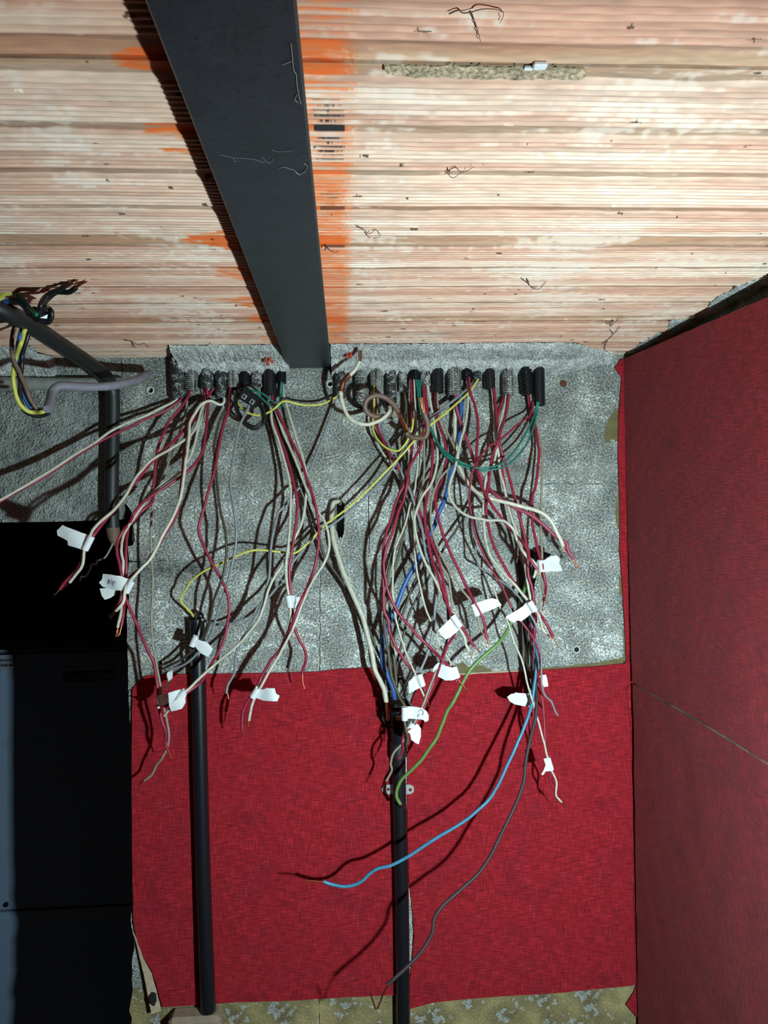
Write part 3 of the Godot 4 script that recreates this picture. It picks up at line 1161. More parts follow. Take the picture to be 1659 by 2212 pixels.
func plank(c: Node3D, x0: float, x1: float, z0: float, sd: int) -> void:
	var st := begin()
	var us := [0.0012]
	var m := MARGIN
	us.append(m)
	var span := (PITCH - 2.0 * m) / 4.0
	for gI in 4:
		var s := m + gI * span
		us.append(s + 0.0004)
		us.append(s + BAND)
		var step := (span - 2.0 * BAND) / 9.0
		for k in 9:
			for q in [0.0, 0.46, 0.60, 0.75, 0.88]:
				us.append(s + BAND + (k + q + 0.01) * step)
		us.append(s + span - BAND)
		us.append(s + span - 0.0004)
	us.append(PITCH - m)
	us.append(PITCH - 0.0012)
	var nx := 64 if z0 + PITCH > 0.25 else 3
	var prev := []
	for j in us.size():
		var row := []
		var u: float = us[j]
		var g := groove(u)
		var flatband := fmod(u - m, span)
		var dep := 0.0021 * g if not (flatband < BAND + 0.0001 or flatband > span - BAND - 0.0001) else 0.0024
		if u < m or u > PITCH - m:
			dep = 0.0004
		for i in nx + 1:
			var x := lerpf(x0, x1, float(i) / nx)
			var wv := noise.get_noise_2d(x * 300.0, (z0 + u) * 900.0 + sd * 60.0)
			var wv2 := noise.get_noise_2d(x * 90.0, sd * 77.0)
			var z := z0 + u + wv * 0.0004
			row.append(Vector3(x, CEIL + dep * (1.0 + 0.4 * wv) + wv2 * 0.0010, -z))
		if j:
			for i in nx:
				for t in [[prev[i], prev[i + 1], row[i + 1]], [prev[i], row[i + 1], row[i]]]:
					for v in uv_order(t):
						st.set_uv(Vector2((v.x - CX0) / (CX1 - CX0), (-v.z - CZ0) / (CZ1 - CZ0)))
						st.add_vertex(v)
		prev = row
	# the plank's long edges and its ends, up into the joint
	for e in [[us[0], 1.0], [us[us.size() - 1], -1.0]]:
		var a := Vector3(x0, CEIL, -(z0 + e[0]))
		var b := Vector3(x1, CEIL, -(z0 + e[0]))
		var up := Vector3(0, 0.03, 0)
		for t in [[a, b, b + up], [a, b + up, a + up]]:
			for v in t:
				st.set_uv(Vector2((v.x - CX0) / (CX1 - CX0), (-v.z - CZ0) / (CZ1 - CZ0)))
				st.add_vertex(v)
	st.generate_normals()
	part("clay_plank", st.commit(), M.clay, c)

func uv_order(t: Array) -> Array:
	var n: Vector3 = (t[1] - t[0]).cross(t[2] - t[0])
	return t if n.y > 0.0 else [t[0], t[2], t[1]]

var beam_x0 := 0.0
var beam_x1 := 0.0
var beam_y := 0.0

func build_ceiling() -> void:
	var c := struct("ceiling")
	c.set_meta("label", "ceiling of ribbed salmon clay planks smeared with lime and orange paint")
	part("slab", one_box(Vector3(-1.7, CEIL + 0.03, -3.2), Vector3(0.60, CEIL + 0.15, 1.8)), M.dull, c)
	for row in [-6, -5, -4, -3, -2, -1, 0, 1, 2]:
		var z0: float = JOINT + row * PITCH
		plank(c, beam_x1 - 0.014, WALL_X + 0.034, z0, row)
		plank(c, -1.0, beam_x0 + 0.014, z0, row + 20)
	part("slab", one_box(Vector3(-1.7, CEIL, -3.2), Vector3(0.60, CEIL + 0.04, -1.131)), M.dull, c)
	# mortar squeezed out of the first joint
	for t in ["830,141 860,139 900,141 980,140 1060,142 1140,144 1200,143 1262,149 1266,160 1258,170 1200,168 1150,171 1090,168 1020,170 960,165 900,167 860,160 836,158"]:
		var pts := PackedVector2Array()
		for q in poly(t):
			var v := at_height(q.x, q.y, CEIL)
			pts.append(Vector2(v.x, v.z))
		pts = rough_edge(pts, 0.003, 0.0009)
		var m := slab(pts, func(q: Vector2) -> float: return 0.0005 + 0.0006 * noise.get_noise_2d(q.x * 4500.0, q.y * 4500.0), 0.004, 0.0022)
		var o := part("joint_mortar", m, M.mortar_tan, c)
		o.rotation.x = PI / 2.0
		o.position.y = CEIL
	for t in ["1440,705 1452,690 1478,690 1500,683 1470,712 1446,716", "1530,660 1550,640 1600,615 1659,596 1700,580 1700,592 1640,618 1560,664 1534,670", "1342,775 1375,748 1405,728 1430,718 1425,728 1390,752 1350,776"]:
		var pts := PackedVector2Array()
		for q in poly(t):
			var v := at_height(q.x, q.y, CEIL)
			pts.append(Vector2(v.x, v.z))
		pts = rough_edge(pts, 0.004, 0.0018)
		var m := slab(pts, flat(0.0), 0.0034, 0.006)
		var o := part("plaster_smear", m, M.mortar, c)
		o.rotation.x = PI / 2.0                     # (x, y, z) -> (x, -z, y): lies against the ceiling, its face down
		o.position.y = CEIL - 0.0012
	var fl := begin()
	var p1 := at_height(1166, 143, CEIL - 0.001)
	box(fl, p1 - Vector3(0.0036, 0.001, 0.0022), p1 + Vector3(0.0036, 0.0015, 0.0022), 0.0007)
	var p2 := at_height(1141, 149, CEIL - 0.001)
	box(fl, p2 - Vector3(0.0024, 0.0006, 0.001), p2 + Vector3(0.0024, 0.0015, 0.001), 0.0005)
	tag(obj("plaster_flake", fl, M.paper), "white plaster flake stuck in the clay joint above the wiring", "plaster flake")

func obj(called: String, st: SurfaceTool, mat: Material) -> MeshInstance3D:
	var o := MeshInstance3D.new()
	o.name = numbered(called)
	o.mesh = st.commit()
	o.material_override = mat
	add_child(o)
	return o

func build_beam() -> void:
	var root := thing("steel_beam", "dark painted steel beam running across the clay ceiling into the wall", "beam", Vector3((beam_x0 + beam_x1) * 0.5, beam_y, -1.012))
	root.set_meta("kind", "structure")
	var hw := (beam_x1 - beam_x0) * 0.5
	var st := begin()
	box(st, Vector3(-hw, 0.0, 0.0), Vector3(hw, 0.0062, 2.6), 0.0012)
	part("lower_flange", st.commit(), M.steel_paint, root)
	st = begin()
	box(st, Vector3(-0.0025, 0.0062, 0.0), Vector3(0.0025, 0.09, 2.6))
	part("web", st.commit(), M.steel_paint, root)

# ---------------------------------------------------------------- red fabric
func sheet(called: String, label: String, outline: PackedVector2Array, z: float, bulge: float, thick := 0.0014) -> Node3D:
	var c := outline[0]
	var root := thing(called, label, "fabric sheet", Vector3(c.x, c.y, -1.0))
	var rel := PackedVector2Array()
	for p in outline:
		rel.append(p - c)
	var zf := func(p: Vector2) -> float:
		return z + bulge * (0.5 + 0.5 * noise.get_noise_2d((p.x + c.x) * 260.0, (p.y + c.y) * 260.0))
	part("fabric", slab(rel, zf, thick, 0.016), M.fabric, root)
	return root

func build_fabric() -> void:
	var a := rough_edge(on_wall(poly("288,1486 302,1470 318,1458 350,1455 420,1455 560,1453 680,1450 740,1444 792,1441 820,1444 824,1470 838,1500 846,1560 851,1700 852,2146 760,2150 640,2157 520,2161 440,2166 352,2171 341,2130 330,2095 311,2064 300,2036 290,1990 288,1900 286,1700 287,1550")), 0.012, 0.0003)
	var ra := sheet("red_fabric_sheet", "red woven wall fabric below the concrete blocks, between the doorway and the middle conduit", a, 0.0030, 0.0022)
	var o := Vector2(ra.position.x, ra.position.y)
	# its lower corner has curled away and shows the paper backing
	var curl := PackedVector2Array()
	for p in rough_edge(on_wall(poly("292,2010 301,2036 312,2064 331,2094 342,2129 353,2171 333,2175 322,2128 311,2084 300,2044")), 0.008, 0.0004):
		curl.append(p - o)
	part("curled_backing", slab(curl, func(p: Vector2) -> float: return 0.006 + 0.010 * clampf((-p.y - 0.36) / 0.1, 0.0, 1.0) - 0.004 * clampf((p.x - 0.02) / 0.03, 0.0, 1.0), 0.0012, 0.006), M.backing, ra)
	var burn := PackedVector2Array()
	for p in rough_edge(on_wall(poly("332,2133 338,2126 344,2130 345,2145 340,2156 333,2150 330,2142")), 0.004, 0.0004):
		burn.append(p - o)
	part("burnt_spot", slab(burn, func(p: Vector2) -> float: return 0.0172 - 0.004 * clampf((p.x - 0.02) / 0.03, 0.0, 1.0), 0.0008, 0.004), M.pitch, ra)
	var b := rough_edge(on_wall(poly("880,1580 884,1530 893,1502 905,1478 917,1456 930,1449 945,1454 990,1457 1060,1453 1150,1448 1210,1444 1300,1437 1368,1430 1371,1700 1378,2122 1340,2128 1200,2141 1060,2150 990,2155 930,2163 900,2171 877,2178 881,2140 889,2080 894,2020 890,1960 883,1900 880,1800 879,1700")), 0.012, 0.0003)
	var rb := sheet("red_fabric_sheet", "red woven wall fabric between the middle conduit and the side wall", b, 0.0030, 0.0022)
	var lip := PackedVector2Array()                                # the torn edge of its backing along the top
	var ob := Vector2(rb.position.x, rb.position.y)
	for p in rough_edge(on_wall(poly("930,1447 945,1451 990,1454 1060,1450 1150,1445 1150,1450 1060,1456 990,1460 945,1457 930,1452")), 0.006, 0.0003):
		lip.append(p - ob)
	part("paper_backing", slab(lip, flat(0.0026), 0.0015, 0.006), M.backing, rb)
	# upper sheet on the side wall, on its board
	var top1 := at_side(1345, 776, WALL_X)
	var top2 := at_side(1659, 641, WALL_X)
	var sm1 := at_side(1366, 1474, WALL_X)
	var sm2 := at_side(1520, 1561, WALL_X)
	var sm3 := at_side(1659, 1648, WALL_X)
	var zend := 0.4
	var ext := func(p: Vector3, q: Vector3) -> float: return p.y + (q.y - p.y) * (zend - p.z) / (q.z - p.z)
	var up := PackedVector2Array([Vector2(-top1.z, top1.y), Vector2(-top2.z, top2.y), Vector2(-zend, (ext as Callable).call(top1, top2)), Vector2(-zend, (ext as Callable).call(sm1, sm3)), Vector2(-sm3.z, sm3.y), Vector2(-sm2.z, sm2.y), Vector2(-sm1.z, sm1.y)])
	side_sheet("red woven fabric on the side wall, upper sheet reaching the ceiling", up, true,
		"1339,777 1326,796 1341,819 1338,850 1334,900 1333,1000 1337,1100 1336,1190 1341,1250 1347,1350 1351,1444 1368,1432 1362,1250 1357,1100 1352,900 1349,800 1346,777", 0.0042)
	var e1 := at_side(1367, 1478, WALL_X)
	var e2 := at_side(1520, 1567, WALL_X)
	var e3 := at_side(1659, 1654, WALL_X)
	var lo := PackedVector2Array([Vector2(-e1.z, e1.y), Vector2(-e2.z, e2.y), Vector2(-e3.z, e3.y), Vector2(-zend, (ext as Callable).call(e1, e3)), Vector2(-zend, 0.3), Vector2(0.998, 0.3)])
	side_sheet("red woven fabric on the side wall, lower sheet below the torn seam", lo, false,
		"1348,1483 1362,1475 1369,1480 1373,1700 1382,2120 1390,2170 1402,2240 1392,2240 1383,2205 1368,2186 1349,2164 1366,2138 1370,2126 1366,1900 1364,1780 1364,1620 1357,1545", 0.0062)

func side_sheet(label: String, outline: PackedVector2Array, board: bool, flap: String, flap_z: float) -> void:
	var c := outline[0]
	var root := thing("red_fabric_sheet", label, "fabric sheet", Vector3(WALL_X, c.y, -c.x))
	# slab() works in (x, y) facing +z; turned here to face the room
	var rel := PackedVector2Array()
	for p in rough_edge(outline, 0.02, 0.0005):
		rel.append(Vector2(c.x - p.x, p.y - c.y))       # x' = world z
	var o := part("fabric", slab(rel, func(p: Vector2) -> float: return 0.0014 * noise.get_noise_2d(p.x * 300.0, p.y * 300.0 + flap_z * 9000.0), 0.0014, 0.016), M.fabric, root)
	o.transform.basis = Basis(Vector3(0, 0, 1), Vector3(0, 1, 0), Vector3(-1, 0, 0))
	var bd := part("backing_board", slab(rel_grow(rel, -0.0012 if board else -0.0008), flat(-0.0016), 0.008, 0.0), M.backing, root)
	bd.transform.basis = o.transform.basis
	var limit := PackedVector2Array([Vector2(-1, 0), Vector2(WALL_X + 0.0005, 0), Vector2(WALL_X + 0.0005, 3), Vector2(-1, 3)])
	for cut in Geometry2D.intersect_polygons(on_wall(poly(flap)), limit):
		var fp := PackedVector2Array()
		for p in rough_edge(cut, 0.012, 0.0003):
			fp.append(p - Vector2(root.position.x, root.position.y))
		part("corner_flap", slab(fp, flat(-1.0 - root.position.z + flap_z), 0.0014, 0.012), M.fabric, root)

func rel_grow(p: PackedVector2Array, d: float) -> PackedVector2Array:
	var g := Geometry2D.offset_polygon(p, d)
	return g[0] if g.size() else p

# ---------------------------------------------------------------- conduits, boxes, fixings
func run(called: String, label: String, category: String, pname: String, text: String, wpx: float, mat: String, sides := 24) -> Node3D:
	var p := spline(path(text), 8)
	var root := thing(called, label, category, p[p.size() - 1])
	var rel := PackedVector3Array()
	for v in p:
		rel.append(v - root.position)
	var st := begin()
	tube(st, rel, same(wpx * 0.5 / F, rel.size()), sides, false)
	part(pname, st.commit(), M[mat], root)
	return root

func ring(st: SurfaceTool, c: Vector3, r: float, t: float, face: Vector3) -> void:
	var f := frame_of(face)
	var pts := PackedVector3Array()
	for k in 21:
		var a := TAU * k / 20.0
		pts.append(c + (f[0] * cos(a) + f[1] * sin(a)) * r)
	tube(st, pts, same(t, pts.size()), 7, false)

func build_fixings() -> void:
	var k := run("conduit", "black conduit standing on the beige box, rising over the red fabric to the grey blocks", "conduit", "pipe", "426,1341,13 431,1574,13 438,1850,13 450,2183,17", 31.0, "pvc")
	var st := begin()
	var top := at(426, 1339, 13.0 * 0.001) - k.position
	tube(st, PackedVector3Array([top + Vector3(0, -0.002, 0), top + Vector3(0, 0.0015, 0)]), same(0.0105, 2), 24, false)
	part("collar", st.commit(), M.dusty_pvc, k)
	k = run("conduit", "black conduit running down between the two red fabric sheets below the broken plug", "conduit", "pipe", "861,1603,13 862,1700,13 866,1850,13 869,2000,13 871,2215,13 874,2500,13 886,3200,13 898,3900,13", 30.0, "pvc")
	st = begin()
	var t2 := at(860, 1600, 13.0 * 0.001) - k.position
	tube(st, PackedVector3Array([t2 + Vector3(0, -0.022, 0), t2]), same(0.0116, 2), 24)
	part("coupler", st.commit(), M.dusty_pvc, k)
	# strip of bare wall paper between the sheets
	var strip := rough_edge(on_wall(poly("872,1570 884,1560 884,1640 882,1730 879,1745 879,1850 884,1900 889,1960 892,2010 887,2080 880,2140 874,2140 868,1900")), 0.01, 0.0006)
	var so := MeshInstance3D.new()
	so.name = numbered("bare_plaster_strip")
	so.mesh = slab(strip, flat(-0.9985), 0.001, 0.01)
	so.material_override = M.mortar
	add_child(so)
	tag(so, "pale bare strip of plaster beside the conduit in the gap of the red fabric", "plaster")
	# saddle clip
	var cl := thing("pipe_saddle", "steel pipe saddle with two screw holes holding the middle conduit", "pipe clip", at(860, 1701, 0.006))
	var hole_l := PackedVector2Array()
	var hole_r := PackedVector2Array()
	var cp := Vector2(cl.position.x, cl.position.y)
	var hl := on_wall(poly("838,1701"))[0] - cp
	var hr := on_wall(poly("885,1702"))[0] - cp
	for i in 12:
		var an := TAU * i / 12.0
		hole_l.append(hl + Vector2(cos(an), sin(an)) * 0.0022)
		hole_r.append(hr + Vector2(cos(an), sin(an)) * 0.0022)
	var body := PackedVector2Array()
	for p in on_wall(poly("824,1697 829,1691 842,1691 850,1690 872,1691 886,1691 893,1696 893,1706 887,1711 872,1712 850,1712 832,1711 825,1704")):
		body.append(p - cp)
	part("strap", slab(body, flat(0.001), 0.0012, 0.006, [hole_l, hole_r]), M.steel, cl)
	st = begin()
	var arc := PackedVector3Array()
	for i in 13:
		var an := PI * i / 12.0
		arc.append(Vector3(-cos(an) * 0.0108 + 0.0006, 0.0, sin(an) * 0.0175 - 0.001))
	for i in 12:
		quad(st, arc[i] + Vector3(0, 0.0055, 0), arc[i + 1] + Vector3(0, 0.0055, 0), arc[i + 1] + Vector3(0, -0.0055, 0), arc[i] + Vector3(0, -0.0055, 0), arc[i])
	part("band", st.commit(), M.pvc, cl)
	# beige box under the first conduit
	var bx := thing("junction_box", "beige surface box under the foot of the black conduit", "junction box", at(430, 2260, 0.0))
	var a := at(372, 2172, 0.0) - bx.position
	var b := at(487, 2330, 0.0) - bx.position
	st = begin()
	box(st, Vector3(a.x, b.y, 0.0), Vector3(b.x, a.y, 0.030), 0.006)
	part("body", st.commit(), M.box_beige, bx)
	st = begin()
	box(st, Vector3(a.x + 0.008, b.y + 0.008, 0.029), Vector3(b.x - 0.014, a.y - 0.010, 0.0335), 0.0025)
	part("lid", st.commit(), M.box_beige, bx)
	# the pipe under the ceiling and down past the lintel
	k = run("conduit", "black dusty conduit bending from the ceiling down the wall beside the doorway", "conduit", "pipe", "-150,588,300 0,668,260 60,698,215 130,744,140 195,787,70 226,812,34 241,838,20 244,870,16 243,930,14 242,1000,14 241,1080,14 243,1140,14", 29.0, "dusty_pvc")
	st = begin()
	var q := path("243,1138,14 246,1158,12 250,1176,8")
	for i in 3:
		q[i] -= k.position
	tube(st, q, PackedFloat32Array([0.0092, 0.0086, 0.0058]), 20)
	part("bare_end", st.commit(), M.box_brown, k)
	k = run("conduit", "grey rigid conduit lying along the wall under the ceiling, behind the lilac cable", "conduit", "pipe", "-120,826,12 0,828,12 100,829,10 200,829,10 266,829,10", 26.0, "grey_pvc")
	st = begin()
	var cq := path("52,829,10 66,829,10")
	for i in 2:
		cq[i] -= k.position
	tube(st, cq, same(0.0094, 2), 24)
	part("coupler", st.commit(), M.grey_pvc, k)
	for cc in PLUGS:
		var root := thing("wall_plug", cc[2], "wall plug", at(cc[0], cc[1], 0.0))
		st = begin()
		ring(st, Vector3(0, 0, 0.0006), 0.0046, 0.0011, Vector3(0, 0, 1))
		part("rim", st.commit(), M.plug_rim, root)
		st = begin()
		tube(st, PackedVector3Array([Vector3(0, 0, 0.0004), Vector3(0, 0, -0.028)]), same(0.0038, 2), 14, false)
		part("sleeve", st.commit(), M.plug_rim, root)
	for cc in [[1217, 829, "rusty screw head in the blocks beside the last conduit stub"]]:
		st = begin()
		blob(st, Vector3.ZERO, Vector3(0.005, 0.0046, 0.002), 9)
		var ro := obj("screw", st, M.rust)
		ro.position = at(cc[0], cc[1], 0.001)
		tag(ro, cc[2], "screw")

func build_stubs() -> void:
	stub("first conduit stub of the row, smooth black pipe streaked with lime", 382, 776, 862, 30, false, "limed_pvc", 4, 0.2, 0.6)
	stub("short ribbed conduit stub crusted grey, second from the doorway", 415, 795, 845, 28, true, "crusted_pvc", -3, 0.3, 0.8)
	stub("black conduit stub with the thick bunch of red and white wires", 447, 788, 841, 27, false, "limed_pvc", 1, 0.1, 0.7)
	stub("tall limed conduit stub just past the bunched one", 479, 788, 861, 25, false, "limed_pvc", -2, 0.3, 0.8)
	stub("grey crusted conduit stub above the black connector blocks", 503, 792, 838, 25, true, "crusted_pvc", 1, 0.3, 1.0)
	stub("black ribbed conduit stub leaning over the connector blocks", 525, 788, 834, 22, true, "pvc", 6, 0.8, 0.3)
	stub("broken plastered conduit stub beside the shiny black one", 553, 796, 836, 22, false, "crusted_pvc", 2, 0.9, 0.8)
	stub("shiny clean black conduit stub left of the steel beam", 581, 793, 869, 25, false, "pvc", 3)
	stub("small black ribbed conduit stub at the foot of the steel beam", 608, 800, 829, 22, true, "pvc", 0)
	stub("slim limed conduit stub right beside the steel beam", 734, 796, 860, 22, false, "limed_pvc", 1, 0.2, 0.6)
	stub("long crusted ribbed stub behind the white coiled wire", 777, 796, 882, 24, true, "crusted_pvc", 3, 0.3, 0.8)
	stub("ribbed limed stub with the yellow wire coming out", 812, 794, 836, 27, true, "crusted_pvc", 1, 0.2, 0.8)
	stub("split black stub full of mortar behind the brown coil", 844, 796, 882, 22, false, "limed_pvc", 2, 0.6, 1.0)
	stub("broken stub mostly buried in mortar past the brown coil", 869, 800, 848, 18, false, "crusted_pvc", 2, 1.0, 1.0)
	stub("ribbed stub with the teal wires coming out", 895, 792, 822, 24, true, "pvc", 0, 0.1, 0.5)
	stub("half buried stub beside the teal wires", 918, 797, 836, 22, false, "crusted_pvc", 1, 0.4, 1.0)
	stub("smooth black stub with a shiny cut edge over the red and tan wires", 945, 786, 850, 25, false, "pvc", 1, 0.1, 0.5)
	stub("widest ribbed stub, brown with mud at its top", 981, 788, 857, 31, true, "crusted_pvc", 1, 0.3, 0.6)
	stub("dark ribbed stub beside the widest one", 1008, 788, 820, 25, true, "pvc", 0, 0.2, 0.4)
	stub("plastered stub where the long yellow wire ends", 1030, 796, 824, 18, false, "limed_pvc", 0, 0.9, 1.0)
	stub("plain black stub with one white and one red wire", 1057, 793, 841, 24, false, "pvc", 1, 0.1, 0.5)
	stub("grey ribbed stub with two red wires and a white", 1096, 788, 855, 26, true, "crusted_pvc", 1, 0.0, 0.3)
	stub("black stub with a ribbed lower half, second to last of the row", 1132, 782, 854, 28, true, "pvc", 8, 0.0, 0.7)
	stub("last conduit stub of the row, long smooth and clean black", 1163, 778, 876, 26, false, "pvc", 2)
	for s in [["brick_crumb", 582, 778, "reddish brick crumb stuck in the mortar over the shiny black stub"], ["brick_crumb", 757, 764, "reddish brick crumb stuck in the mortar past the steel beam"]]:
		var st := begin()
		for i in 7:
			blob(st, Vector3(rng.randf_range(-0.005, 0.005), rng.randf_range(-0.005, 0.005), rng.randf_range(-0.001, 0.002)), Vector3.ONE * rng.randf_range(0.0012, 0.0028), i)
		var o := obj(s[0], st, M.brick)
		o.position = at(s[1], s[2], 0.046 if s[1] < 600 else 0.054)
		tag(o, s[3], "brick crumb")

func build_blocks_and_plug() -> void:
	# two small black connector blocks
	for i in 2:
		var c: Array = [[532, 855, 20.0, "upper"], [549, 866, 20.0, "lower"]][i]
		var root := thing("connector_block", "black connector block with a square socket, the %s of the joined pair" % c[3], "connector", at(c[0], c[1], 0.034))
		root.rotation.z = -0.62
		var st := begin()
		box(st, Vector3(-0.0062, -0.0085, -0.007), Vector3(0.0062, 0.0085, 0.007), 0.0016)
		part("body", st.commit(), M.pvc, root)
		st = begin()
		var o := PackedVector2Array([Vector2(-0.0030, -0.0062), Vector2(0.0030, -0.0062), Vector2(0.0030, 0.0002), Vector2(-0.0030, 0.0002)])
		var hole := PackedVector2Array()
		for k in 9:
			var a := -PI / 2.0 + PI * k / 8.0
			hole.append(Vector2(-0.0008 + cos(a) * 0.0022, -0.0030 + sin(a) * 0.0022))
		hole.append(Vector2(-0.0018, -0.0008))
		hole.append(Vector2(-0.0018, -0.0052))
		part("socket_plate", slab(o, flat(0.0078), 0.001, 0.002, [hole]), M.grey_pvc, root)
	# the broken plug on top of the middle conduit
	var root := thing("broken_plug", "broken black plug shell with brass contacts on top of the middle conduit", "plug", at(858, 1545, 0.02))
	var cp := Vector2(root.position.x, root.position.y)
	var rel := func(t: String) -> PackedVector2Array:
		var out := PackedVector2Array()
		for p in on_wall(poly(t)):
			out.append(p - cp)
		return out
	part("shell", slab((rel as Callable).call("821,1490 826,1484 838,1489 841,1496 836,1508 842,1514 849,1512 851,1540 850,1574 838,1563 826,1550 821,1540 824,1528 819,1516"), func(p: Vector2) -> float: return 0.004 + p.x * 0.25, 0.003, 0.006), M.dusty_pvc, root)
	part("shell", slab((rel as Callable).call("872,1500 883,1510 896,1524 897,1545 892,1562 884,1575 876,1582 872,1560"), func(p: Vector2) -> float: return 0.002 - p.x * 0.2, 0.003, 0.006), M.dusty_pvc, root)
	var st := begin()
	tube(st, PackedVector3Array([Vector3(0.001, 0.014, 0.0), Vector3(0.002, -0.006, 0.0), Vector3(0.0022, -0.030, -0.004), Vector3(0.002, -0.042, -0.006)]), PackedFloat32Array([0.0125, 0.0125, 0.0112, 0.0105]), 20, true)
	part("neck", st.commit(), M.pvc, root)
	st = begin()
	box(st, Vector3(-0.003, -0.003, 0.0125), Vector3(0.0045, 0.003, 0.0150), 0.0006)
	part("brass_contact", st.commit(), M.brass, root)
	st = begin()
	box(st, Vector3(-0.0152, -0.006, 0.003), Vector3(-0.0122, 0.006, 0.006), 0.0006)
	part("brass_contact", st.commit(), M.brass, root)
	# black tape bundle on the ceiling cables
	st = begin()
	blob(st, Vector3.ZERO, Vector3(0.0105, 0.0075, 0.009), 3)
	blob(st, Vector3(-0.006, 0.004, 0.0), Vector3(0.008, 0.005, 0.007), 5)
	var o2 := obj("tape_bundle", st, M.pvc)
	o2.position = at(90, 683, 0.29)
	tag(o2, "black tape bundle joining the coloured wires under the ceiling", "tape bundle")

func build_far_room() -> void:
	# a tall enamelled cabinet deep in the dark room behind the doorway
	var z := -1.595
	var k := 1.595
	var px := func(x: float, y: float) -> Vector3: return EYE + ray(x, y) * (k / -ray(x, y).z)
	var t: Vector3 = (px as Callable).call(20, 1411)
	var root := thing("fridge", "tall pale blue grey fridge deep in the dark room behind the doorway", "fridge", Vector3(-0.80, 0.0, z))
	var top := t.y
	part("body", one_box(Vector3(-0.42, 0.02, -0.62), Vector3(0.36, top, -0.03), 0.012), M.enamel, root)
	var split: Vector3 = (px as Callable).call(20, 1968)
	var h: Vector3 = (px as Callable).call(192, 1456)
	h -= root.position
	var face := PackedVector2Array([Vector2(-0.42, split.y + 0.004), Vector2(0.36, split.y + 0.004), Vector2(0.36, top - 0.004), Vector2(-0.42, top - 0.004)])
	var cup := PackedVector2Array([Vector2(h.x - 0.055, h.y - 0.016), Vector2(h.x + 0.055, h.y - 0.016), Vector2(h.x + 0.055, h.y + 0.016), Vector2(h.x - 0.055, h.y + 0.016)])
	part("door", slab(face, flat(0.0), 0.03, 0.0, [cup]), M.enamel, root)
	part("door", one_box(Vector3(-0.42, 0.06, -0.03), Vector3(0.36, split.y - 0.004, 0.006), 0.010), M.enamel, root)
	part("handle_grip", one_box(Vector3(h.x - 0.055, h.y + 0.008, -0.012), Vector3(h.x + 0.055, h.y + 0.016, 0.003), 0.001), M.enamel, root)
	var lk: Vector3 = (px as Callable).call(14, 1953)
	var st := begin()
	var lp := Vector3(lk.x, lk.y, z) - root.position
	tube(st, PackedVector3Array([lp, lp + Vector3(0, 0, 0.004)]), same(0.0052, 2), 16)
	part("lock", st.commit(), M.pvc, root)
	var b1: Vector3 = (px as Callable).call(-40, 1420)
	var b2: Vector3 = (px as Callable).call(37, 1447)
	b1 -= root.position
	b2 -= root.position
	part("label_strip", one_box(Vector3(b1.x, b2.y, 0.0), Vector3(b2.x, b1.y, 0.0012), 0.0004), M.label_grey, root)
	st = begin()
	for r in 2:
		for i in 9:
			var x := lerpf(b1.x + 0.034, b2.x - 0.004, i / 9.0)
			var y := b1.y - 0.007 - r * 0.011
			box(st, Vector3(x, y - 0.003, 0.001), Vector3(x + rng.randf_range(0.002, 0.0042), y + 0.003 - 0.002 * (i % 2), 0.0015))
	var o := part("print", st.commit(), M.enamel_dark, root)
	o.set_meta("kind", "stuff")

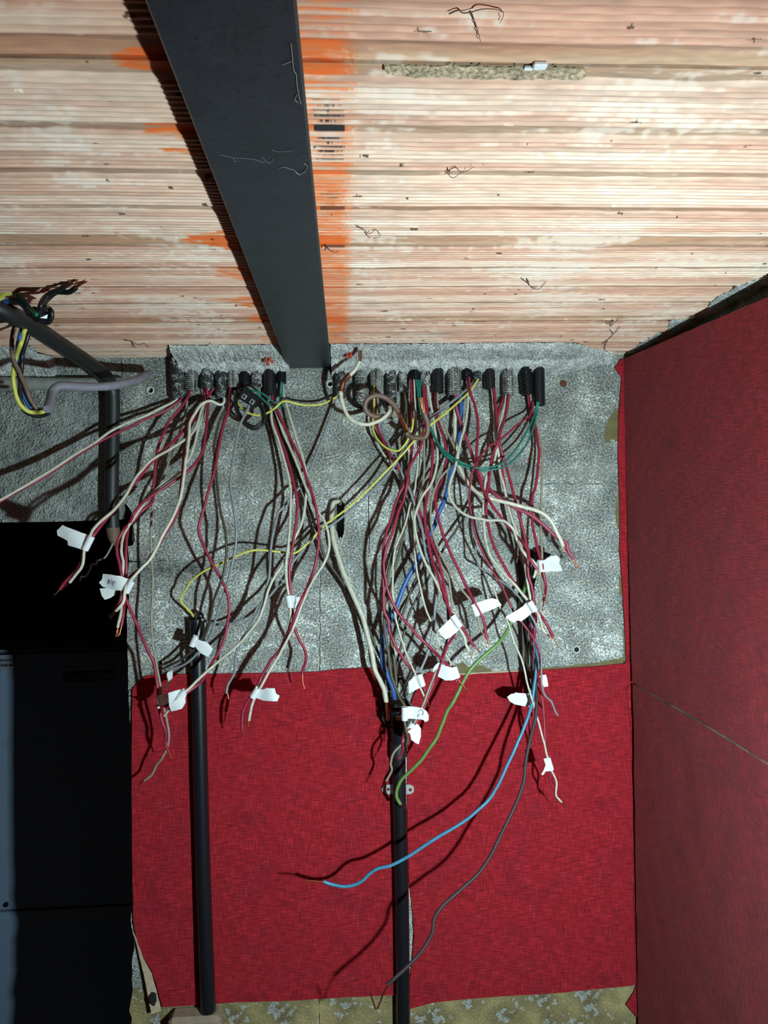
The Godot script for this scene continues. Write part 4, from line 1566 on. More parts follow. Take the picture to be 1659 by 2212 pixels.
func build_webs() -> void:
	var at_beam := func(x: float, y: float) -> Vector3: return at_height(x, y, beam_y - 0.0006)
	var sets := [
		["cobweb along the edge of the steel beam nearest the lens", ["628,94 630,110 632,130 634,150 640,162 641,180 645,205 650,225", "641,205 637,215 644,222", "630,132 610,140"], 0.00022],
		["cobweb thread straggling across the middle of the steel beam", ["476,334 490,338 505,341 525,342 550,345 572,352", "504,340 507,349 515,348", "566,338 574,348 585,352 589,343", "588,324 600,328 630,326"], 0.00011],
		["cobweb clump at the edge of the steel beam below the thread", ["602,364 614,361 626,365 636,368 646,376 660,368 664,360 656,352", "638,372 648,378 661,370"], 0.00017],
	]
	for s in sets:
		var p0: Vector3 = (at_beam as Callable).call(poly(s[1][0])[0].x, poly(s[1][0])[0].y)
		var root := thing("cobweb", s[0], "cobweb", p0)
		for t in s[1]:
			var l := PackedVector3Array()
			for q in poly(t):
				l.append((at_beam as Callable).call(q.x, q.y) - p0)
			l = spline(l, 5)
			var st := begin()
			tube(st, l, same(s[2], l.size()), 5)
			part("thread", st.commit(), M.web, root)
	var roots := [
		["dry root curl on the clay planks beside the beam's middle", ["770,489 785,496 798,505 812,497 822,510 806,515", "790,503 798,514"]],
		["thin dark root loop on the clay planks over the row of stubs", ["1128,603 1140,612 1150,622 1162,625 1172,618 1180,609", "1140,604 1143,614"]],
		["dry root scrap on the clay planks near the side wall, upper", ["1310,700 1325,692 1318,705 1335,690 1345,683"]],
		["dry root scrap at the corner of ceiling and side wall", ["1300,742 1312,735 1325,722 1340,705", "1312,735 1306,755 1322,764", "1325,722 1318,712"]],
		["dark root fork on the pale planks high above the stubs", ["965,374 972,366 985,362 996,372 1010,368 1024,360", "972,366 970,378 980,384 996,372"]],
		["root wisp high on the clay planks near the lens", ["970,30 990,22 1000,28 1018,26 1040,20 1070,20 1088,28 1080,50", "1018,26 1030,60 1038,90"]],
		["dark root scrap on the planks over the doorway side", ["268,735 285,738 300,745 312,742 322,752", "285,738 292,752"]],
		["root hair hanging near the beam's foot, on the orange planks", ["702,540 706,532 712,540 722,545 732,543"]],
	]
	for s in roots:
		var q0 := poly(s[1][0])[0]
		var p0 := at_height(q0.x, q0.y, CEIL - 0.001)
		var root := thing("dry_root", s[0], "dry root", p0)
		for t in s[1]:
			var l := PackedVector3Array()
			for q in poly(t):
				l.append(at_height(q.x, q.y, CEIL - 0.001 - 0.001 * rng.randf()) - p0)
			l = spline(l, 5)
			var st := begin()
			var r := PackedFloat32Array()
			for i in l.size():
				r.append(0.0007 * (1.0 - 0.6 * i / l.size()) * (0.6 if q0.y > 500 else 0.38) * 1.3)
			tube(st, l, r, 5)
			part("strand", st.commit(), M.root, root)

func build_lamp() -> void:
	var p := LAMP_AT
	var root := thing("work_lamp", "small bright work lamp on a thin floor stand beside the camera", "work lamp", Vector3(p.x, 0.0, p.z))
	var tilt := Transform3D(Basis.from_euler(LAMP_TURN), Vector3(0, p.y, 0))
	part("housing", one_box(Vector3(-0.022, -0.03, 0.004), Vector3(0.022, 0.03, 0.02), 0.004), M.pvc, root).transform = tilt
	part("lens", one_box(Vector3(-LAMP_SIZE * 0.5, -LAMP_SIZE * 0.5, 0.0005), Vector3(LAMP_SIZE * 0.5, LAMP_SIZE * 0.5, 0.004)), M.lamp, root).transform = tilt
	var st := begin()
	tube(st, PackedVector3Array([Vector3(0, 0.02, 0.032), Vector3(0, p.y - 0.004, 0.032)]), same(0.006, 2), 12)
	box(st, Vector3(-0.004, p.y - 0.012, 0.016), Vector3(0.004, p.y, 0.034))
	part("pole", st.commit(), M.pvc, root)
	part("foot", one_box(Vector3(-0.1, 0.0, -0.07), Vector3(0.08, 0.02, 0.13), 0.004), M.pvc, root)

# ---------------------------------------------------------------- all the wires, each traced on its own
func build_wires_by_doorway() -> void:
	wire("white", "cream wire running off beyond the doorway above its dark opening, upper of the stray pair", "380,850,12 380,864,14 342,884,22 312,899,28 278,912,32 240,931,38 203,957,42 160,983,46 100,1022,60 0,1080,85 -90,1128,100")
	wire("red", "red wire running off beyond the doorway just under the cream one", "389,850,12 390,864,14 352,890,20 312,906,26 290,918,29 240,941,34 210,957,38 150,993,44 100,1027,56 40,1060,72 0,1084,82 -90,1133,97")
	wire("red", "red wire from the ribbed second stub bending back to the folded flag by the doorway", "408,840,12 408,854,16 387,884,24 363,913,30 354,936,36 342,963,40 336,1000,46 333,1034,50 329,1063,54 329,1084,60 304,1106,70 288,1125,78 269,1142,85 254,1169,92 252,1189,96 258,1220,98 264,1250,100 267,1290,98 267,1325,96 262,1352,96|258,1372,96")
	wire("tan", "thin tan wire hanging from the second stub to the taped joint at the fabric's corner", "405,840,10 402,886,14 387,938,20 373,974,24 352,1034,30 336,1073,34 329,1098,36 326,1150,38 327,1208,40 330,1247,42 329,1299,44 327,1340,46 330,1391,50 337,1429,54 345,1471,58 348,1500,60 354,1529,60 362,1564,58 365,1590,56 361,1616,54 350,1638,50 339,1652,46 327,1674,42 312,1686,40|305,1690,40 298,1696,40")
	wire("red", "red wire swinging behind the doorway flag, then down to the taped joint", "447,836,14 449,877,20 445,924,28 442,957,34 435,980,38 421,1001,44 400,1023,50 363,1048,58 331,1069,64 300,1094,72 284,1121,80 275,1150,86 272,1189,90 273,1227,92 271,1260,92 272,1294,90 296,1350,78 317,1401,68 331,1429,64 337,1459,62 341,1491,62 343,1515,62 346,1540,62 351,1560,62 358,1584,60 357,1604,58 362,1620,56|369,1637,56")
	wire("white", "pale wire behind the red one, ending with the lowest bare tip in the doorway", "437,838,10 441,886,14 427,928,22 421,957,28 406,996,34 383,1025,42 350,1046,52 320,1076,62 285,1125,78 268,1155,88 262,1184,94 266,1215,96 264,1250,97 262,1300,97 261,1322,97 256,1345,97 254,1356,97|253,1376,97", "", 3)
	wire("red", "red wire curving down beside the bright cream one to the folded doorway flag", "462,838,12 441,868,22 412,900,30 404,913,34 400,938,40 398,970,46 396,1000,52 393,1034,58 387,1084,68 379,1117,74 360,1148,82 336,1187,90 310,1222,96 284,1243,100 270,1262,103 265,1278,103 258,1302,103 246,1319,102|234,1331,102")
	wire("cream", "bright cream wire looping out of the tall limed stub to the folded doorway flag", "483,852,12 484,868,16 474,874,20 455,866,26 437,872,32 424,889,36 411,912,42 408,943,50 404,980,58 401,996,62 396,1040,70 388,1080,76 374,1116,84 352,1155,92 328,1203,100 305,1228,104 289,1246,106 274,1264,106 269,1284,106 265,1302,106 251,1319,105|236,1337,105")
	wire("white", "cream wire carrying the square flag that hangs in the doorway", "452,838,12 444,862,18 433,892,24 425,919,30 410,942,40 394,953,48 363,973,62 336,988,76 317,1003,86 292,1034,100 269,1073,115 246,1102,128 217,1126,140 202,1143,147 195,1157,150 184,1176,150 181,1198,150 177,1222,150 162,1244,148 151,1258,147|142,1266,147 133,1271,147")
	wire("red", "red wire carrying the square flag that hangs in the doorway", "443,836,10 440,862,14 420,903,22 396,930,34 375,953,48 344,980,68 325,1001,80 304,1027,92 279,1059,106 258,1090,118 231,1119,132 212,1143,142 200,1158,147 184,1174,148 178,1190,148 175,1215,148 164,1234,147 140,1258,146 130,1273,146|123,1280,146 116,1286,146")
	wire("umber", "dark brown wire beside the thin red one, ending near the low wall plug", "497,836,12 489,877,20 472,917,26 464,955,32 462,970,36 465,996,42 469,1044,50 475,1098,56 487,1150,60 489,1189,62 487,1218,63 479,1252,62 462,1295,56 457,1324,52 447,1363,48 433,1385,46 415,1407,42 391,1425,36 367,1437,30 352,1445,26|345,1448,24")
	wire("red", "thin red wire crossing the dark brown one, ending at the torn white flag", "498,838,16 494,882,24 482,922,32 472,968,40 464,1015,48 448,1069,54 441,1096,56 431,1131,58 430,1150,58 439,1177,58 458,1216,58 477,1250,58 491,1281,58 495,1310,58 492,1344,58 483,1383,58 469,1415,60 455,1437,62 439,1467,72 425,1481,80 403,1497,88 385,1508,92 369,1517,88 359,1525,80 347,1526,76|332,1523,74")
	wire("grey", "smooth grey wire dropping from the black connector blocks to the little white curl of tape", "541,866,36 535,884,40 518,919,46 510,957,50 502,1005,54 498,1044,56 504,1092,58 510,1131,60 510,1165,60 506,1198,60 495,1246,58 481,1291,54 471,1320,52 461,1356,48 451,1379,46 433,1401,44 417,1421,40 395,1437,36 373,1445,34 366,1449,34")
	wire("grey", "grey wire from the stub at the beam, ending in a blunt hook", "726,858,12 722,875,13 715,897,14 694,955,16 681,988,18 663,1028,22 648,1052,26 634,1065,30 625,1079,34 610,1098,38 600,1111,40 590,1150,46 585,1189,50 583,1230,54 578,1262,56 567,1301,58 544,1347,60 524,1378,60 511,1407,58 508,1434,56 505,1457,54 492,1480,52 489,1498,52|494,1510,52")
	wire("white", "white wire from the small ribbed stub crossing low to the torn flag", "611,824,13 612,851,16 621,882,20 634,927,26 649,973,32 657,1003,36 663,1034,40 661,1073,44 654,1121,48 640,1156,52 630,1177,54 615,1212,57 596,1241,60 582,1268,61 569,1311,62 557,1340,62 534,1370,62 515,1392,62 479,1423,63 455,1443,64 431,1465,74 409,1487,86 397,1495,90 385,1506,94 375,1517,92 363,1535,84 355,1546,80")
	wire("yellow", "short yellow wire from the connector blocks to the stub beside the beam", "507,845,22 508,856,26 515,872,30 530,889,34 555,897,36 575,893,37 593,882,38 608,869,36 621,867,32 656,875,24 694,873,18 722,860,14 732,852,12")
	wire("teal", "teal wire from the upper connector block to the small ribbed stub", "540,842,38 545,843,40 568,851,40 585,864,38 600,874,36 605,872,32 606,850,22 607,825,14")
	wire("teal", "teal wire from the lower connector block to the small ribbed stub", "554,853,38 558,854,40 573,867,40 588,879,38 598,881,37 608,877,34 609,855,24 611,825,14")
	wire("black", "black wire looping under the connector blocks, outer of the two", "510,846,30 507,867,34 512,892,38 527,915,42 548,927,44 566,920,44 573,902,42 566,878,40 555,866,37")
	wire("black", "black wire looping under the connector blocks, inner of the two", "514,842,26 511,866,30 516,890,34 530,911,38 548,921,40 562,915,40 568,900,39 562,880,38 551,864,36")
	wire("black", "short black wire between the upper connector block and the dark ribbed stub", "535,838,20 522,842,28 515,846,32 520,850,36 527,850,36")
	# the bunch hanging from the shiny black stub
	wire("white", "white wire of the shiny stub's bunch ending bare over the grey block", "578,855,13 582,872,18 586,890,22 588,915,26 603,957,32 613,992,38 623,1028,44 628,1065,50 627,1111,54 625,1150,58 621,1189,60 617,1223,62 621,1268,62 626,1297,62 627,1320,62 624,1347,62 615,1378,60 608,1396,60|602,1406,59 597,1415,58", "", 1)
	wire("red", "red wire of the shiny stub's bunch ending in a thin hook", "574,856,10 590,910,20 607,953,28 623,1000,36 634,1044,42 642,1088,48 640,1127,52 634,1165,55 630,1196,57 625,1227,58 627,1268,58 632,1324,58 636,1353,58 646,1382,56 657,1401,54 661,1423,52 655,1444,50 652,1457,50|654,1472,50 658,1488,50")
	wire("red", "red wire of the shiny stub's bunch ending thin beside the cream tip on the fabric", "588,855,16 599,888,24 615,922,30 634,961,36 650,996,42 659,1023,46 673,1063,50 682,1098,54 688,1131,56 689,1160,58 686,1192,60 677,1233,63 663,1270,66 652,1293,68 642,1320,68 632,1343,68 617,1382,66 600,1409,66 584,1428,66 565,1461,68 556,1484,70 545,1500,70 536,1513,70 525,1536,70 523,1559,70 523,1578,70|526,1590,70")
	wire("white", "cream wire of the shiny stub's bunch carrying the crumpled flag on the red fabric", "584,855,15 596,890,20 615,942,28 634,984,34 650,1025,40 661,1054,46 673,1079,50 688,1108,54 700,1125,57 709,1154,60 711,1181,62 702,1212,64 673,1259,66 654,1301,67 640,1340,68 627,1370,68 611,1399,69 600,1421,70 584,1446,72 567,1477,74 556,1496,75 548,1513,76 542,1532,76 538,1557,76|536,1566,76 534,1578,76")
	wire("umber", "dark wire from the shiny stub running along the fat cream cable into the broken plug", "571,855,8 590,902,12 612,960,16 640,1020,18 655,1060,20 668,1095,20 680,1130,20 690,1165,20 704,1208,20 731,1246,20 754,1281,20 780,1320,22 803,1376,24 820,1415,26 838,1450,28 846,1490,30")
	wire("black", "black wire of the shiny stub's bunch squeezed behind the others", "582,855,8 596,905,12 612,945,16 628,985,20 645,1025,22 657,1060,22 672,1110,20 688,1158,18 700,1200,16 716,1228,16 742,1266,16 764,1300,16 790,1345,18 812,1400,20 830,1440,24 842,1490,26")
	# the long yellow and grey pair
	wire("yellow", "long yellow wire slanting across all the blocks into the top of the fabric conduit", "1033,818,12 1016,844,20 987,871,30 958,896,38 929,919,44 899,947,48 876,974,50 852,1000,50 833,1019,48 798,1055,44 750,1098,38 702,1134,34 677,1160,34 654,1183,36 634,1195,40 603,1192,44 557,1188,48 528,1194,50 499,1206,50 479,1216,50 442,1233,46 414,1254,40 402,1273,36 391,1287,32 393,1302,28 413,1324,20 424,1341,14 427,1360,13")
	wire("grey", "long grey wire slanting beneath the yellow one into the top of the fabric conduit", "1028,820,9 996,852,16 958,881,22 929,904,28 900,930,32 870,970,34 848,1012,32 798,1066,28 750,1108,24 721,1131,22 692,1148,22 673,1169,24 653,1189,28 627,1223,34 603,1262,38 580,1290,38 563,1305,38 534,1330,36 499,1347,32 469,1349,26 449,1344,20 434,1338,16 428,1350,13 428,1362,12")
	wire("fat_cream", "fat dirty cream cable hanging from the slot in the block to the broken plug", "737,1086,-16 727,1084,-4 719,1090,8 716,1121,14 721,1169,20 729,1198,22 742,1237,26 758,1275,30 782,1330,34 793,1370,36 802,1403,38 809,1444,40 820,1468,42 829,1488,42 834,1516,42|837,1532,40 838,1556,36", "", 5, "cable")

func build_wires_by_side_wall() -> void:
	wire("fat_white", "thick white wire beside the steel beam with two bared stretches of copper", "777,780,74 767,798,70 757,809,68 750,816,66 742,826,62 738,840,60 736,850,60 740,873,60 751,898,60 769,912,60 792,917,60 811,912,58 827,904,56 840,890,52 842,880,46|843,874,42", "", 1, "cable")
	var tip := get_child(get_child_count() - 1)
	var st := begin()
	for k in 5:
		var o := Vector3(cos(TAU * k / 5), 0.0, sin(TAU * k / 5)) * 0.0015
		var p := path("777,782,74 778,768,75 777,757,76")
		for i in 3:
			p[i] += o * (1.0 + i * 0.15) - (tip as Node3D).position
		tube(st, spline(p, 3), same(0.0008, 7), 5)
	part("copper_strands", st.commit(), M.old_copper, tip)
	st = begin()
	var bare := path("756,808,67.6 750,815,66 742,825,62 738,838,60 737,846,60")
	for i in bare.size():
		bare[i] -= (tip as Node3D).position
	bare = spline(bare, 5)
	var br := PackedFloat32Array()
	for i in bare.size():
		br.append(0.0037 if i > 0 and i < bare.size() - 1 else 0.0030)
	tube(st, bare, br, 12)
	part("bared_copper", st.commit(), M.old_copper, tip)
	wire("brown", "thick brown wire coiled in a ring under the split stub, ending in bared copper strands", "845,884,40 840,897,48 815,900,54 796,893,58 788,879,60 794,863,62 813,854,62 834,860,60 852,876,58 861,892,58|869,910,58 879,931,58", "", 6, "cable")
	wire("brown", "thick brown wire hooked upward with a brush of bright copper strands", "877,934,58 884,941,58 892,945,60 911,946,62 921,941,64 924,928,66 922,910,68 917,892,70|913,876,72 910,860,74", "", 7, "cable")
	wire("yellow", "yellow wire dropping from the ribbed stub and turning up behind the brown hook", "808,830,13 808,875,18 805,919,24 809,937,28 821,956,34 838,969,38 859,974,42 873,962,44 884,944,46 890,925,46 892,905,44")
	wire("red", "red wire starting behind the yellow one and ending at the square flag over the blocks", "812,834,12 811,880,15 812,915,18 827,950,22 846,989,28 851,996,29 876,1040,34 897,1085,40 913,1123,46 928,1160,54 943,1198,60 953,1233,66 961,1272,72 966,1300,76 969,1336,84 976,1352,88 981,1372,86 966,1395,78 957,1421,70")
	wire("grey", "blue grey wire from the ribbed stub to the squarish flag above the broken plug", "815,832,13 816,865,16 823,910,20 830,937,22 844,971,26 860,1003,30 872,1032,34 887,1063,40 899,1102,46 911,1140,52 920,1198,56 935,1232,58 943,1276,60 939,1321,62 937,1348,64 930,1390,66 919,1424,70 906,1453,74 896,1478,76")
	wire("thin_white", "thin white wire passing through the curved flag at the fabric's top edge", "800,905,14 807,936,18 818,963,20 843,1004,24 862,1030,28 880,1065,34 893,1131,42 895,1169,46 897,1204,50 904,1252,54 919,1312,58 932,1345,60 943,1374,64 955,1403,66 970,1426,70 977,1441,72 982,1458,72 986,1470,72|994,1482,72 1001,1491,71")
	wire("olive_brown", "dark olive wire from the broken stub winding down to the flag with a scribble", "873,842,12 877,875,16 873,925,20 868,950,22 872,975,24 876,996,26 883,1038,32 885,1069,36 878,1121,42 868,1160,46 851,1192,50 839,1237,54 836,1276,56 831,1312,58 832,1366,60 838,1403,62 843,1444,66 849,1471,70 861,1502,76 874,1526,84 874,1555,86 877,1574,86 880,1592,86 880,1606,86|880,1623,86")
	wire("olive_brown", "brown wire hanging stiffly behind the ring of the brown coil", "871,840,8 874,865,9 878,900,10 880,935,12 878,975,14 881,1010,16 884,1060,20 880,1110,24 872,1150,26 862,1195,30 850,1240,32 843,1290,34 842,1340,36 846,1390,38 852,1430,40 856,1480,40")
	wire("red", "red wire from the teal stub, the outermost of the two bowed ones", "887,818,12 889,875,18 891,918,22 891,950,24 886,1000,30 874,1044,40 858,1077,48 845,1119,54 833,1156,60 827,1196,64 827,1237,66 829,1285,66 829,1318,66 838,1340,66 841,1363,66 852,1390,68 865,1413,70 877,1431,72 894,1451,76 905,1466,78 914,1482,78 920,1498,78|924,1512,78 926,1527,77")
	wire("red", "red wire crossing over the teal stub's others to the curved flag", "914,832,14 916,870,24 915,930,32 912,951,34 903,976,38 883,1011,44 880,1040,48 874,1073,52 860,1107,58 849,1146,62 835,1181,66 829,1217,68 833,1256,70 839,1280,70 852,1309,70 865,1330,70 881,1348,71 903,1374,73 925,1395,74 943,1413,76 961,1431,78 975,1447,80 991,1471,80|1002,1483,80 1013,1494,79")
	wire("thin_white", "thin white wire beside the bowed red ones, ending at the squarish flag above the plug", "894,818,12 898,894,18 902,957,24 903,996,28 899,1034,32 893,1073,38 885,1092,42 876,1131,48 860,1169,54 851,1198,58 848,1266,62 850,1294,63 854,1330,64 863,1367,66 874,1403,70 885,1430,74 896,1453,78 901,1468,80 907,1484,80 914,1498,80 918,1510,80|920,1518,80 922,1527,79")
	wire("white", "white wire with an S bend, ending in a bare tip under the square flag", "923,832,12 933,887,18 940,933,24 945,981,30 941,1015,36 932,1044,42 914,1069,48 901,1098,54 895,1121,58 898,1150,62 907,1185,66 920,1218,70 939,1252,76 957,1289,84 972,1318,90 980,1336,94 988,1350,96 993,1358,96 1002,1374,94 1006,1392,93 1013,1406,92|1017,1413,92 1020,1422,92")
	wire("red", "red wire beside the S-bent white one, with a bare tip under the square flag", "918,832,10 923,890,16 933,952,24 934,991,30 930,1034,36 924,1067,42 918,1102,48 919,1140,54 926,1175,60 933,1208,66 945,1241,74 957,1278,82 966,1305,88 975,1328,94 986,1342,97 995,1352,97 1006,1366,95 1015,1383,94 1025,1396,93|1031,1402,93 1037,1409,92")
	wire("tan", "tan wire with a wide S bend, ending bare below the long flag over the blocks", "945,846,13 946,879,18 958,914,24 973,948,30 983,973,34 984,991,37 973,1008,40 951,1032,44 939,1057,48 932,1084,52 930,1111,54 933,1146,56 943,1177,58 962,1217,62 991,1262,68 1000,1277,70 1020,1301,74 1028,1316,74 1032,1331,74 1035,1351,73 1041,1366,72|1044,1374,72 1047,1382,72")
	wire("red", "red wire beside the wide S-bent tan one, ending bare below the long flag", "940,846,10 945,905,16 953,930,20 961,957,24 965,988,28 962,1003,30 953,1040,36 943,1059,42 941,1088,46 946,1119,50 959,1160,54 972,1192,58 991,1233,64 1009,1270,68 1024,1300,74 1032,1315,76 1040,1329,76 1047,1349,75 1049,1369,74 1052,1380,74|1055,1388,74 1058,1397,74")
	wire("tan", "tan wire behind the square flag, passing the curved one, ending by the middle conduit", "904,832,10 912,900,14 916,957,18 916,1015,24 912,1054,30 906,1090,36 915,1140,44 935,1190,50 955,1225,56 968,1247,58 974,1285,62 975,1312,66 974,1345,72 965,1383,72 953,1425,72 939,1457,76 925,1493,80 914,1522,82 899,1555,84 884,1578,84 867,1607,80 850,1627,76 844,1648,72 846,1664,68 834,1687,64|825,1702,60")
	wire("thin_red", "thin red wire beside the middle conduit's coupler, tip between the flags and the saddle", "958,1415,72 947,1450,74 937,1475,76 928,1495,78 918,1524,80 903,1556,82 888,1572,84 875,1583,84 868,1600,82 871,1619,80 861,1639,78|856,1647,77 851,1655,76")
	wire("blue", "thick blue cable winding down behind the wires into the broken plug", "994,850,12 996,890,14 993,923,16 991,956,18 982,990,20 974,1019,22 968,1054,24 959,1082,26 945,1115,28 937,1138,30 914,1185,34 895,1223,36 876,1258,38 858,1305,40 847,1327,42 838,1352,42 829,1381,42 825,1412,42 829,1442,42 840,1466,40 849,1489,36 853,1512,30", "", 1, "cable")
	wire("fat_white", "thick white cable from the widest stub, its burnt cut end beside the pink one", "983,850,14 983,914,18 983,946,22 988,985,26 991,1005,30 1001,1027,36 1016,1050,44 1037,1068,52 1064,1078,58 1100,1087,64 1130,1095,68 1154,1101,72 1177,1112,74 1193,1130,74 1204,1153,72 1212,1168,70 1217,1181,69|1219,1187,68 1222,1194,67", "", 4, "cable")
	wire("white", "white wire from the dark ribbed stub with a wide bend and a blunt end", "1009,815,12 1011,865,20 1005,914,30 996,948,38 989,978,44 983,1010,50 973,1039,54 970,1068,58 982,1092,62 997,1107,66 1018,1117,70 1040,1121,74 1054,1124,76 1083,1124,80 1096,1130,82 1108,1143,84 1116,1164,86 1127,1187,88 1139,1203,90 1152,1212,92 1158,1224,92 1156,1238,92 1152,1248,92")
	wire("pink", "thick pink cable crossing under the thick white one, ending in a stripped tip", "985,852,14 985,877,16 994,910,20 1004,939,24 1016,971,30 1023,992,34 1038,1027,42 1058,1056,50 1077,1074,56 1112,1097,62 1146,1112,66 1173,1133,68 1198,1157,68 1212,1168,66 1224,1173,66 1227,1188,66 1239,1207,66|1243,1216,66 1247,1228,66", "", 4, "cable")
	wire("red", "red wire from beside the dark ribbed stub, ending in a stripped tip", "1013,815,14 1016,848,20 1027,879,28 1032,913,34 1031,952,42 1029,991,50 1031,1016,54 1039,1045,60 1046,1062,64 1064,1093,72 1083,1118,78 1106,1147,84 1125,1168,88 1139,1186,90 1143,1203,92 1152,1220,94 1160,1230,94|1164,1236,94 1168,1243,94")
	wire("thin_red", "thin red wire crossing from the second to last stub to the little flag", "1152,868,22 1146,896,26 1118,917,34 1085,946,42 1054,967,48 1033,993,52 1019,1023,56 1015,1052,58 1014,1083,60 1019,1118,62 1027,1153,64 1040,1187,66 1062,1230,68 1085,1268,72 1107,1317,78 1131,1349,82 1151,1377,82 1163,1409,80 1169,1448,78 1174,1470,78 1181,1484,78 1185,1498,78 1193,1514,76")
	wire("white", "white wire from the plain black stub, slipping behind the thick white cable", "1062,838,12 1064,850,14 1068,894,18 1071,944,22 1077,981,26 1079,1014,28 1089,1052,32 1102,1110,36 1114,1143,40 1124,1175,42 1132,1210,42 1140,1260,42 1146,1300,44")
	wire("red", "red wire from the plain black stub running straight down into the chase", "1066,838,14 1068,848,16 1072,894,20 1075,933,24 1081,967,26 1091,1000,30 1096,1018,32 1110,1068,38 1119,1106,42 1133,1158,46 1139,1191,48 1141,1240,48 1149,1269,48 1153,1299,48 1154,1340,50 1155,1380,50")
	wire("red", "red wire from the grey ribbed stub, first to cross behind its neighbours", "1090,852,12 1088,860,14 1077,890,18 1073,913,20 1074,933,22 1078,960,22 1084,1010,24 1092,1060,26 1103,1110,30 1116,1160,34 1130,1210,38 1142,1250,40 1152,1288,42 1157,1330,44 1157,1345,44")
	wire("red", "red wire from the grey ribbed stub, ending in a copper tip beyond the slanted flag", "1099,852,14 1098,858,16 1093,894,22 1083,925,28 1075,958,34 1064,983,40 1060,1010,44 1056,1037,48 1051,1076,52 1050,1110,56 1054,1133,60 1065,1176,66 1085,1216,72 1108,1255,80 1123,1276,84 1134,1288,88 1148,1306,92 1163,1323,92 1179,1345,90 1189,1365,89 1194,1376,88|1199,1384,88 1205,1394,88")
	wire("white", "white wire from the grey ribbed stub, ending bare beyond the slanted flag", "1094,852,13 1093,860,15 1087,890,20 1079,919,26 1073,971,32 1064,1010,38 1050,1032,44 1046,1076,50 1044,1110,54 1046,1145,58 1052,1182,64 1065,1211,70 1092,1243,78 1116,1268,84 1137,1294,90 1148,1308,93 1157,1317,93 1167,1337,91 1171,1357,90 1180,1368,89|1186,1374,89 1193,1381,89")
	wire("thin_grey", "thin grey wire kinking across the blocks to the little flag at the fabric edge", "985,965,20 993,1015,26 1005,1044,30 1013,1083,34 1020,1131,40 1028,1189,48 1032,1217,52 1040,1228,54 1058,1238,58 1087,1259,66 1116,1284,76 1143,1323,86 1159,1355,88 1167,1389,86 1169,1429,82 1170,1462,80 1171,1482,80 1177,1502,78 1191,1516,76 1199,1536,74 1205,1546,72|1209,1553,72")
	wire("thin_white", "long thin white wire crossing the fabric to the lowest little flag", "1062,1215,40 1065,1260,46 1071,1285,50 1081,1313,56 1097,1343,62 1109,1383,66 1127,1425,70 1135,1458,72 1145,1498,74 1157,1538,76 1171,1588,78 1182,1633,80 1187,1655,80 1195,1671,80 1202,1691,80 1201,1717,80 1207,1726,80 1213,1733,80|1218,1740,80 1223,1747,80")
	wire("thin_red", "thin red wire hanging beside the long white one to the lowest little flag", "1146,1345,44 1150,1400,48 1158,1455,54 1164,1488,58 1173,1519,62 1176,1572,66 1178,1609,70 1183,1640,76 1189,1664,78 1189,1688,78 1198,1708,78|1201,1720,78 1203,1734,78")
	wire("red", "red wire from the second to last stub, ending frayed under the crumpled flag", "1140,850,12 1143,870,14 1149,898,18 1158,933,24 1164,971,30 1162,1010,36 1157,1048,42 1150,1076,46 1150,1124,52 1156,1162,58 1164,1197,64 1170,1216,68 1174,1240,68 1179,1262,68 1178,1282,66 1174,1296,66|1173,1308,66 1172,1319,66")
	wire("tan", "tan wire from the second to last stub, ending below the crumpled flag", "1146,850,14 1147,862,15 1156,904,20 1166,938,26 1171,981,32 1171,1027,38 1169,1076,44 1168,1124,52 1169,1162,58 1171,1203,64 1171,1236,66 1172,1272,66 1175,1288,66|1178,1296,66 1180,1306,66", "", 3)
	wire("teal", "teal wire slung in a long loop to the last stub, upper of the two", "898,818,14 903,848,18 908,886,26 918,908,32 929,925,36 944,955,42 960,974,46 982,991,50 1006,1003,52 1035,1011,54 1064,1008,54 1089,998,50 1112,973,44 1135,938,36 1149,910,28 1158,883,18 1160,868,14")
	wire("teal", "teal wire slung in a long loop to the last stub, lower of the two", "902,818,12 907,848,16 913,886,22 922,910,28 933,934,34 948,964,38 962,983,42 985,1000,46 1010,1010,48 1038,1016,50 1066,1014,50 1093,1006,48 1122,981,42 1141,952,36 1153,921,28 1160,890,18 1163,868,14")
	wire("teal", "third teal wire, turning down behind the brown hook from the teal stub", "905,818,10 911,850,13 917,884,18 926,912,22 938,940,28 952,966,32 968,984,36 990,998,40 1012,1006,42 1036,1013,44")
	wire("sky", "long pale blue wire sweeping across the red fabric to a bare silver tip", "1139,1262,24 1138,1290,30 1143,1320,36 1149,1345,40 1154,1369,46 1158,1399,52 1159,1438,60 1153,1488,70 1147,1528,76 1133,1568,80 1119,1603,84 1096,1652,88 1065,1715,92 1031,1751,95 1000,1776,97 938,1813,98 884,1849,98 846,1869,98 817,1876,97 800,1886,96 783,1902,96 764,1912,96 742,1915,96 716,1910,95 699,1904,95|680,1903,95 660,1903,95")
	wire("charcoal", "long dark wire sweeping lowest over the red fabric to a hooked copper tip", "1134,1230,10 1138,1290,20 1144,1350,34 1150,1420,50 1156,1465,60 1159,1500,68 1157,1548,78 1145,1597,88 1136,1645,96 1130,1693,104 1109,1748,112 1084,1799,120 1060,1848,126 1034,1886,132 1000,1917,140 957,1956,148 938,1984,152 933,2016,156 914,2050,160 887,2081,164 856,2110,167 837,2128,168|828,2146,168 818,2172,168 812,2180,168 807,2166,168 800,2145,168")
